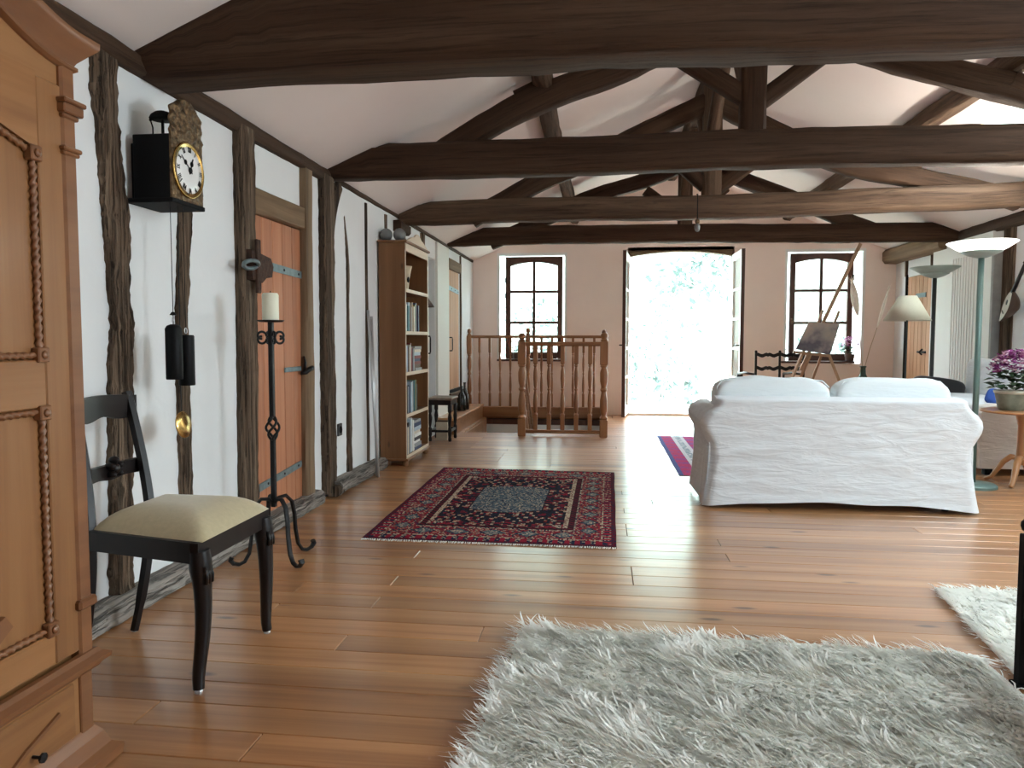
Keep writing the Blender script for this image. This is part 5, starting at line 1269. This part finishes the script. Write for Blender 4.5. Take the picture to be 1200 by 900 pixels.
for sg in (-1, 1):
    P = []
    prof = [(.66, .40), (.665, .58), (.69, .645), (.745, .675), (.80, .67), (.855, .635), (.878, .585), (.865, .535), (.838, .49), (.828, .44), (.832, .30), (.842, .15), (.858, .028)]
    ny2 = 36
    for i in range(ny2 + 1):
        y = 5.015 + .655 * i / ny2; row = []
        for k in range(len(prof) * 3 - 2):
            a = k / 3; i0 = min(int(a), len(prof) - 2); f = a - i0
            px_, pz_ = prof[i0][0] * (1 - f) + prof[i0 + 1][0] * f, prof[i0][1] * (1 - f) + prof[i0 + 1][1] * f
            nn = .006 * noise.noise(Vector((y * 9, pz_ * 9, sg * 3)))
            row.append((SC + sg * (px_ + nn + .02 * i / ny2), y, pz_ + nn))
        P.append(row)
    mb = MB(); mb.grid(P); ring = P[-1]; mb.add(ring, [tuple(range(len(ring)))]); ring = P[0]; mb.add(ring, [tuple(range(len(ring)))[::-1]])
    mb.build('arm', 'linen', sf, smooth=True, angle=60)
    # corner pleat hanging open at the back edge
    if sg > 0: continue
    Q = []
    for i in range(9):
        z = .02 + .40 * i / 8; o = .03 * (1 - i / 8)
        Q.append([(SC + sg * (.835 + .03 * (1 - i / 8)), 4.985, z), (SC + sg * (.85 + o), 5.0 + .3 * o, z), (SC + sg * (.842 + .6 * o), 5.03, z), (SC + sg * (.852 + o), 5.06, z)])
    MB().grid(Q).build('corner_pleat', 'linen', sf, smooth=True)
for k, (xa, xb) in enumerate(((SC - .785, SC - .012), (SC + .012, SC + .735))):
    c = ((xa + xb) / 2, 5.205, .695)
    MB().pillow(c, (xb - xa, .22, .345), .58, .28, 24, 48, .02, 3 + k).build('back_cushion', 'linen2', sf, smooth=True)
    MB().pillow(((xa + xb) / 2 + (.04 if k == 0 else 0), 5.44, .46), (.67, .44, .15), .3, .3, 12, 28, .01, 8 + k).build('seat_cushion', 'linen2', sf, smooth=True)
    MB().tube([(xa + .03, 5.13, .70), (xa + .02, 5.14, .80), (xa + .06, 5.16, .845), ((xa + xb) / 2, 5.16, .855), (xb - .06, 5.16, .845), (xb - .02, 5.14, .80)], .005, 5).build('piping', 'linen2', sf, smooth=True)
for x in (SC - .7, SC + .7):
    for y in (5.08, 5.55): MB().lathe([(.022, 0), (.03, .10)], (x, y, 0), 10).build('foot', 'blackmatte', sf)

# ---- second sofa along the right wall
s2 = thing('sofa', 'second white sofa standing along right wall behind the pedestal table', 'sofa', (3.55, 7.4, 0))
MB().box(3.14, 4.0, 6.50, 8.22, .12, .42, .03).build('seat_base', 'linen_grey', s2)
P = []
for i in range(29):
    y = 6.48 + 1.76 * i / 28
    P.append([(3.98 - .0, y, .10), (3.86, y, .60), (3.85, y, .80 + .02 * noise.noise(Vector((y * 3, 0, 0)))), (3.90, y, .87 + .02 * noise.noise(Vector((y * 3, 5, 0)))), (3.99, y, .88), (4.04, y, .84), (4.05, y, .10)])
mb = MB(); mb.grid(P); mb.add(P[0], [tuple(range(7))]); mb.add(P[-1], [tuple(range(7))[::-1]]); mb.build('back', 'linen', s2, smooth=True, angle=60)
for y0 in (6.44, 8.10):
    pr = [(3.10, .06), (3.10, .52), (3.14, .57), (3.22, .585), (3.80, .60), (3.9, .62), (3.9, .06)]
    mb = MB(); mb.prism(pr, y0, y0 + .17, 'y'); mb.build('arm', 'linen_grey', s2)
for k in range(2): MB().pillow((3.52, 6.98 + .74 * k, .50), (.72, .72, .17), .3, .3, 12, 28, .012, 20 + k).build('seat_cushion', 'linen', s2, smooth=True)
for k in range(2): MB().pillow((3.80, 6.98 + .74 * k, .74), (.22, .70, .40), .4, .35, 12, 28, .02, 30 + k).build('back_cushion', 'linen', s2, smooth=True)
for x in (3.2, 3.9):
    for y in (6.52, 8.2): MB().box(x - .03, x + .03, y - .03, y + .03, 0, .12, .004).build('foot', 'blackmatte', s2)
tag(MB().pillow((3.42, 8.0, .60), (.52, .12, .28), .5, .5, 12, 24, .01, 2, Matrix.Rotation(R(8), 3, 'Y')).build('cushion', 'velvet', None, (3.42, 8.0, .49), smooth=True), 'black velvet cushion at the far end of second sofa', 'cushion')
tag(MB().pillow((3.38, 6.72, .605), (.24, .07, .15), .5, .5, 12, 24, .01, 4, Matrix.Rotation(R(-25), 3, 'X') @ Matrix.Rotation(R(30), 3, 'Y')).build('cushion', 'blue', None, (3.38, 6.72, .54), smooth=True), 'blue cushion on second sofa behind the flower pot', 'cushion')

# ================================================================== PEDESTAL TABLE AND FLOWERS
TX, TY = 3.22, 6.06
tb = thing('pedestal_table', 'small round cherry-wood pedestal table with a flower pot', 'table', (TX, TY, 0))
MB().lathe([(.0, .560), (.26, .560), (.285, .566), (.29, .573), (.285, .580), (0, .582)], (TX, TY, 0), 36).build('table_top', 'tablewood', tb, smooth=True, angle=40)
MB().lathe([(.035, .16), (.048, .18), (.040, .22), (.036, .30), (.034, .46), (.05, .54), (.07, .56)], (TX, TY, 0), 16).build('pedestal', 'tablewood', tb, smooth=True)
for k in range(4):
    a = R(48 + 90 * k); ux, uy = math.cos(a), math.sin(a)
    MB().tube([(TX + ux * d, TY + uy * d, z) for d, z in ((.02, .21), (.07, .215), (.12, .17), (.16, .10), (.20, .04), (.24, .018))], [.026, .028, .026, .022, .019, .018], 8, flat=.8).build('leg', 'tablewood', tb, smooth=True)
def potted(name, label, x, y, z, r, h, fr, fh, n, cols, potm, rim=None):
    t = thing(name, label, 'plant', (x, y, z)); rs = random.Random(int(x * 100 + y))
    pot = MB().lathe([(0, z), (r * .72, z), (r * .80, z + h * .1), (r, z + h * .92), (r * 1.03, z + h), (r * .93, z + h), (r * .88, z + h * .8), (0, z + h * .8)], (x, y, 0), 20).build('pot', potm, t, smooth=True, angle=45)
    if rim: MB().lathe([(r * .985, z + h * .84), (r * 1.04, z + h * .88), (r * 1.06, z + h), (r * .95, z + h * 1.01)], (x, y, 0), 20).build('rim', rim, pot, smooth=True)
    mb = MB()
    for i in range(n):
        a = rs.uniform(0, 6.28); d = fr * rs.uniform(.3, 1.05); zz = z + h + fh * rs.uniform(.02, .45); L_ = fr * .5
        c = Vector((x + d * math.cos(a), y + d * math.sin(a), zz)); o = Vector((math.cos(a), math.sin(a), rs.uniform(-.3, .5))).normalized() * L_; s_ = Vector((-math.sin(a), math.cos(a), 0)) * L_ * .42
        mb.add([c - o * .5, c + s_ + Vector((0, 0, L_ * .15)), c + o * .6, c - s_ + Vector((0, 0, L_ * .15)), c], [(0, 4, 1), (1, 4, 2), (2, 4, 3), (3, 4, 0)])
    mb.build('leaves', 'leaf', t)['kind'] = 'stuff'
    for ci, cm in enumerate(cols):
        mb = MB()
        for i in range(n):
            a = rs.uniform(0, 6.28); ph = rs.uniform(.1, 1.35); q = .8 + .3 * rs.random()
            c = Vector((x + fr * q * math.cos(a) * math.cos(ph) * 1.0, y + fr * q * math.sin(a) * math.cos(ph), z + h + fh * (.38 + .62 * math.sin(ph) * q * .85))); pr_ = fr * .11
            for m_ in range(5):
                b = m_ * 1.257 + rs.random(); d1 = Vector((math.cos(b), math.sin(b) * .8, rs.uniform(-.5, .6))) * pr_ * 1.4; d2 = Vector((-math.sin(b), math.cos(b), .2)) * pr_ * .7
                mb.add([c, c + d1 * .6 + d2, c + d1 * 1.15, c + d1 * .6 - d2], [(0, 1, 2, 3)])
        mb.build('blossoms', cm, t)['kind'] = 'stuff'
    return t
potted('flower_pot', 'magenta flowering plant in grey-green pot on pedestal table', 3.15, 6.08, .5825, .125, .15, .155, .33, 90, ['petal', 'petal', 'petal_pale'], 'pot', 'pot_rim')
potted('flower_pot', 'magenta flowering plant on sill of the window behind easel', 3.50, 10.98, .82, .07, .10, .12, .26, 60, ['petal', 'petal_pale'], 'terracotta')
potted('flower_pot', 'small red flowering plant on window sill behind the stair railing', -1.28, 10.98, .83, .06, .09, .12, .22, 26, ['petal_red', 'petal_pale'], 'terracotta')

# ================================================================== LAMPS
def torchiere(label, x, y, ztop, r, pole, dish, lit, brad):
    t = thing('torchiere_lamp', label, 'floor lamp', (x, y, 0))
    MB().lathe([(0, 0), (brad, 0), (brad, .018), (brad * .92, .03), (.03, .036), (0, .036)], (x, y, 0), 28).build('base', pole, t, smooth=True, angle=45)
    MB().lathe([(.021, .03), (.021, ztop - .10)], (x, y, 0), 12).build('pole', pole, t, smooth=True)
    MB().lathe([(.03, ztop - .115), (.09, ztop - .095), (.14, ztop - .07), (.135, ztop - .065), (.03, ztop - .10)], (x, y, 0), 32).build('dish_holder', 'lampdish', t, smooth=True)
    MB().lathe([(.10, ztop - .082), (.17, ztop - .045), (r, ztop), (r - .004, ztop + .003), (.165, ztop - .038), (.09, ztop - .07)], (x, y, 0), 40).build('dish', dish, t, smooth=True)
    if lit:
        l = bpy.data.lights.new('lamp_bulb', 'POINT'); l.energy = 35; l.shadow_soft_size = .04; l.color = (1, .93, .82)
        o = bpy.data.objects.new('lamp_bulb', l); COL.objects.link(o); o.location = (0, 0, ztop + .03); o.parent = t
torchiere('lit torchiere floor lamp with white bowl behind the sofa', 2.82, 5.95, 1.85, .235, 'lampgreen', 'lit', True, .165)
torchiere('unlit torchiere floor lamp with dull green bowl beside corner door', 3.545, 8.45, 1.90, .245, 'darkgreen', 'lampdish', False, .14)
fl_ = thing('shade_floor_lamp', 'floor lamp with ivory cone shade behind the sofa', 'floor lamp', (2.87, 7.4, 0))
MB().lathe([(.078, 1.537), (.208, 1.302), (.205, 1.302), (.074, 1.535)], (2.87, 7.4, 0), 32).build('lamp_shade', 'shade', fl_, smooth=True)
MB().lathe([(.009, .02), (.009, 1.42)], (2.87, 7.4, 0), 8).build('pole', 'darkgreen', fl_); MB().lathe([(0, 0), (.13, 0), (.13, .015), (.02, .03), (0, .03)], (2.87, 7.4, 0), 20).build('base', 'darkgreen', fl_, smooth=True, angle=45)
MB().tube([(2.80, 7.4, 1.50), (2.87, 7.4, 1.42), (2.94, 7.4, 1.50)], .004, 5).build('shade_carrier', 'darkgreen', fl_)
pd = thing('pendant_lantern', 'small glass pendant hanging below the third tie beam', 'pendant lamp', (.834, 6.82, 2.10))
MB().lathe([(.0, 2.085), (.016, 2.09), (.026, 2.115), (.026, 2.135), (.02, 2.15), (.010, 2.16), (0, 2.162)], (.834, 6.80, 0), 14).build('glass_shade', 'ball', pd, smooth=True)
MB().lathe([(.012, 2.158), (.02, 2.165), (.02, 2.185), (.008, 2.20), (0, 2.20)], (.834, 6.80, 0), 10).build('socket_cap', 'brass_old', pd, smooth=True)
MB().tube([(.834, 6.80, 2.19), (.834, 6.80, 2.42), (.834, 6.875, 2.43)], .005, 6).build('chain', 'blackmatte', pd)

# ================================================================== FAR END: SETTEE, EASEL, VASE
se = thing('settee', 'black ladder-back double settee near the french door', 'settee', (2.25, 9.75, 0))
posts = [(1.94, 9.65), (2.245, 9.70), (2.55, 9.75)]
for (x, y) in posts: MB().lathe([(.016, 0), (.018, .4), (.016, .7), (.015, .96), (.018, .975), (.010, .985), (0, .987)], (x, y, 0), 10).build('back_post', 'ebony', se, smooth=True)
for (a, b) in ((0, 1), (1, 2)):
    for zc in (.93, .76, .60):
        x0, y0 = posts[a]; x1, y1 = posts[b]; P = []
        for i in range(17):
            t = i / 16; zz = zc + .018 * math.cos(4 * math.pi * (t - .5)) * (1 - abs(t - .5)) - .02 * math.exp(-((t - .5) / .06) ** 2)
            x, y = x0 + (x1 - x0) * t, y0 + (y1 - y0) * t
            P.append([(x, y - .008, zz - .022), (x, y + .008, zz - .022), (x, y + .008, zz + .022), (x, y - .008, zz + .022)])
        mb = MB(); mb.grid(P, close_v=True); mb.build('ladder_slat', 'ebony', se)
fp = [(1.80, 10.08), (2.41, 10.18)]
for (x, y) in fp: MB().lathe([(.015, 0), (.018, .3), (.015, .66)], (x, y, 0), 10).build('front_post', 'ebony', se, smooth=True)
for (p, q) in ((posts[0], fp[0]), (posts[2], fp[1])):
    MB().tube([(p[0], p[1], .68), ((p[0] + q[0]) / 2 - .03, (p[1] + q[1]) / 2, .69), (q[0], q[1], .67)], [.014, .016, .018], 8).build('arm_rest', 'ebony', se, smooth=True)
mb = MB(); mb.add([(1.93, 9.66, .40), (2.55, 9.76, .40), (2.42, 10.18, .42), (1.80, 10.08, .42), (1.93, 9.66, .45), (2.55, 9.76, .45), (2.42, 10.18, .46), (1.80, 10.08, .46)], [(3, 2, 1, 0), (4, 5, 6, 7), (0, 1, 5, 4), (1, 2, 6, 5), (2, 3, 7, 6), (3, 0, 4, 7)]); mb.build('seat', 'rush', se)
ea = thing('easel', 'beech artist easel with tilted mast in front of window', 'easel', (2.55, 9.3, 0))
def bar(name, a, b, w, mat, par, d=None):
    return MB().tube([a, b], w, 4, flat=(d or w) / w).build(name, mat, par)
bar('mast', (2.40, 9.30, .75), (3.05, 9.30, 2.27), .026, 'easel', ea)
bar('leg', (2.44, 9.32, 1.00), (1.98, 9.05, .0), .020, 'easel', ea); bar('leg', (2.70, 9.32, 1.02), (3.07, 9.20, .0), .020, 'easel', ea)
bar('leg', (2.53, 9.36, .95), (2.27, 9.75, .0), .018, 'easel', ea); bar('leg', (2.66, 9.36, .95), (2.45, 9.70, .0), .018, 'easel', ea)
bar('crossbar', (2.30, 9.26, .975), (2.73, 9.26, .925), .022, 'easel', ea)
bar('canvas_prong', (2.58, 9.30, 1.30), (2.64, 9.30, 1.48), .018, 'easel', ea); bar('canvas_prong', (2.77, 9.30, 1.30), (2.83, 9.30, 1.47), .018, 'easel', ea)
pm, nt, b, N, L = newmat('muted_landscape_paint')
tc = N.new('ShaderNodeTexCoord'); n = N.new('ShaderNodeTexNoise'); n.inputs['Scale'].default_value = 6; n.inputs['Detail'].default_value = 5; L.new(tc.outputs['Object'], n.inputs['Vector'])
sx = N.new('ShaderNodeSeparateXYZ'); L.new(tc.outputs['Object'], sx.inputs[0]); ad = N.new('ShaderNodeMath'); ad.operation = 'MULTIPLY_ADD'; ad.inputs[1].default_value = 1.0; L.new(sx.outputs['Z'], ad.inputs[0]); L.new(n.outputs[0], ad.inputs[2])
cr = N.new('ShaderNodeValToRGB'); e = cr.color_ramp.elements; e[0].position = .30; e[0].color = (.20, .20, .24, 1); e[1].position = .92; e[1].color = (.55, .50, .42, 1); k = e.new(.52); k.color = (.12, .12, .16, 1); k = e.new(.70); k.color = (.40, .38, .36, 1)
L.new(ad.outputs[0], cr.inputs[0]); L.new(cr.outputs[0], b.inputs['Base Color']); b.inputs['Roughness'].default_value = .6
cv = thing('canvas_painting', 'small grey landscape canvas resting on the easel', 'painting', (2.58, 9.26, .98))
c4 = [(2.312, 9.20, 1.005), (2.712, 9.20, .945), (2.83, 9.26, 1.315), (2.473, 9.26, 1.335)]
MB().add(c4 + [(x, y + .022, z) for x, y, z in c4], [(0, 1, 2, 3), (7, 6, 5, 4), (0, 4, 5, 1), (1, 5, 6, 2), (2, 6, 7, 3), (3, 7, 4, 0)]).build('stretched_canvas', pm, cv)
va = thing('demijohn', 'green glass demijohn holding pampas plumes by the window', 'bottle', (3.19, 9.5, 0))
MB().lathe([(0, 0), (.15, 0), (.19, .03), (.215, .20), (.20, .42), (.13, .58), (.06, .65), (.035, .70), (.030, .78), (.038, .785), (.038, .80), (.026, .80), (.02, .70), (0, .70)], (3.19, 9.5, 0), 24).build('glass_body', 'green_glass', va, smooth=True)
def plume(label, pts, r):
    t = thing('pampas_stem', label, 'pampas grass', pts[0])
    MB().tube(pts, .005, 5).build('stem', 'stem', t)
    a, b_ = Vector(pts[-2]), Vector(pts[-1]); mb = MB(); n = 14
    mb.tube([a.lerp(b_, i / n) for i in range(n + 1)], [r * (math.sin(math.pi * min(1, (i + .6) / (n + .8))) ** .7) for i in range(n + 1)], 9)
    rs = random.Random(int(r * 1000))
    for i in range(160):
        t_ = rs.random(); c = a.lerp(b_, t_); an = rs.uniform(0, 6.28); d = Vector((math.cos(an), math.sin(an), 0)) * r * .9; up = (b_ - a).normalized() * .07
        s_ = Vector((-math.sin(an), math.cos(an), 0)) * .004; mb.add([c - s_, c + s_, c + d + up], [(0, 1, 2)])
    mb.build('plume', 'pampas', t)
plume('fat cream pampas plume standing in the demijohn', [(3.19, 9.5, .72), (3.15, 9.5, 1.1), (3.11, 9.5, 1.42), (3.03, 9.5, 1.85)], .045)
plume('slender pampas plume leaning right out of the demijohn', [(3.195, 9.5, .72), (3.26, 9.5, 1.0), (3.34, 9.5, 1.27), (3.46, 9.5, 1.74)], .018)

# ================================================================== BOWL-BACK INSTRUMENT ON RIGHT WALL
ins = thing('mandolin', 'dark bowl-backed stringed instrument hanging on right wall', 'instrument', (3.97, 7.86, 1.4))
ax = Vector((.05, -.52, .85)).normalized()            # along the neck, up and towards the camera
cB = Vector((3.97, 7.86, 1.45)); face = Vector((-.93, .22, .12)); face = (face - face.dot(ax) * ax).normalized(); sd_ = ax.cross(face).normalized()
P = []
for i in range(25):
    t = i / 24; u = -.17 + .36 * t; w = .105 * (math.sin(math.pi * min(1, t * .62 + .0) ** .8) if t < .5 else math.sin(math.pi * (.31) ** .8) * (1 - ((t - .5) / .5) ** 2) + .018 * (t - .5) / .5)
    w = max(w, .004); row = []
    for k in range(13):
        a = math.pi * k / 12
        row.append(tuple(cB + ax * u + sd_ * (w * math.cos(a)) - face * (w * 1.15 * math.sin(a))))
    P.append(row)
mb = MB(); mb.grid(P); mb.build('bowl_back', 'bowl', ins, smooth=True)
Q = [[tuple(Vector(r[0]) + face * .004), tuple(Vector(r[0]).lerp(Vector(r[-1]), .5) + face * .006), tuple(Vector(r[-1]) + face * .004)] for r in P]
sb = MB().grid(Q).build('soundboard', 'soundboard', ins, smooth=True)
q = face.to_track_quat('Z', 'Y').to_matrix().to_4x4()
MB().lathe([(.026, 0), (.026, .002), (0, .002)], tuple(cB + ax * .05 + face * .007), 16, q).build('sound_hole', 'black', sb)
MB().tube([cB - ax * .06 - sd_ * .03 + face * .009, cB - ax * .06 + sd_ * .03 + face * .009], .005, 5).build('bridge', 'ebony', sb)
MB().tube([cB + ax * .16 - face * .006, cB + ax * .48 - face * .010], [.020, .016], 6).build('neck', 'ebony', ins, smooth=True)
MB().tube([cB + ax * .47 - face * .010, cB + ax * .58 - face * .03], [.024, .020], 4).build('peg_head', 'ebony', ins)

# ================================================================== OUTSIDE
bal = thing('balcony_railing', 'pale slim metal railing of balcony outside the french door', 'railing', (1.12, 11.95, 0))
bb = None
for i in range(15):
    x = .13 + .165 * i
    if bb is None: bb = MB().tube([(x, 11.95, -.02), (x, 11.95, 1.06)], .009, 6).build('bar', 'railpaint', bal)
    else: copy_part(bb, bal, (.165 * i, 0, 0))
MB().box(.05, 2.55, 11.93, 11.97, 1.06, 1.085, .004).build('top_rail', 'white', bal); MB().box(.05, 2.55, 11.935, 11.965, .06, .085, .004).build('bottom_rail', 'railpaint', bal)
bs = MB().box(-.2, 2.8, YF + T, 12.1, -.22, -.02).build('balcony_slab', 'stone', None); tag(bs, 'stone slab of the balcony outside french door', 'balcony', kind='structure')
P = [[(-60 + 6 * i, 12.6 + 3.2 * j, -3.2 + .16 * j * j * .5 + .8 * noise.noise(Vector((i * .4, j * .4, 5)))) for j in range(22)] for i in range(24)]
gr = MB().grid(P).build('hillside', 'meadow', None, smooth=True); tag(gr, 'bright hazy hillside beyond the balcony', 'hillside', kind='structure')
def tree(label, x, y, zb, zc, rx, rz, n, seed):
    t = thing('leafy_tree', label, 'tree', (x, y, zb), group='trees beyond the balcony'); rs = np.random.RandomState(seed)
    MB().tube([(x, y, zb), (x + .1, y, (zb + zc) / 2), (x, y, zc + rz * .3)], [.14, .10, .05], 8).build('trunk', 'bark', t, smooth=True)
    d = rs.randn(n, 3); d /= np.linalg.norm(d, axis=1)[:, None]; q = d * (rs.rand(n) ** .45)[:, None] * np.array([rx, rx, rz]) + np.array([x, y, zc])
    keep = [i for i in range(n) if noise.noise(Vector(q[i]) * .9 + Vector((seed, 0, 0))) > .08]; mb = MB()
    for i in keep:
        a = rs.randn(3); a /= np.linalg.norm(a); b_ = np.cross(a, rs.randn(3)); b_ /= np.linalg.norm(b_); s_ = rs.uniform(.07, .15); c = q[i]
        mb.add([c - a * s_, c + b_ * s_ * .5, c + a * s_, c - b_ * s_ * .5], [(0, 1, 2, 3)])
    mb.build('foliage', 'tree', t)['kind'] = 'stuff'
tree('low leafy bush at left of the balcony view', .75, 14.5, -2.6, .3, .55, .9, 700, 11)
tree('leafy bush at right of the balcony view', 1.95, 14.8, -2.6, .1, .5, .8, 600, 12)
tree('pale tree crossing the upper right of the balcony view', 2.6, 19, -2.2, 2.6, 1.6, 1.5, 2000, 13)
tree('pale tree showing at the upper left of the balcony view', .2, 21, -2.0, 5.0, 1.5, 1.3, 1500, 14)
tree('distant pale tree low in the middle of the balcony view', 1.5, 25, -1.5, .2, 1.8, 1.6, 1800, 15)
tree('tree outside the window behind the stair railing', -3.0, 24, -1.5, 1.0, 2.2, 2.0, 1600, 16)
tree('tree outside the window behind the easel', 7.2, 24, -1.5, .8, 2.2, 2.0, 1600, 17)
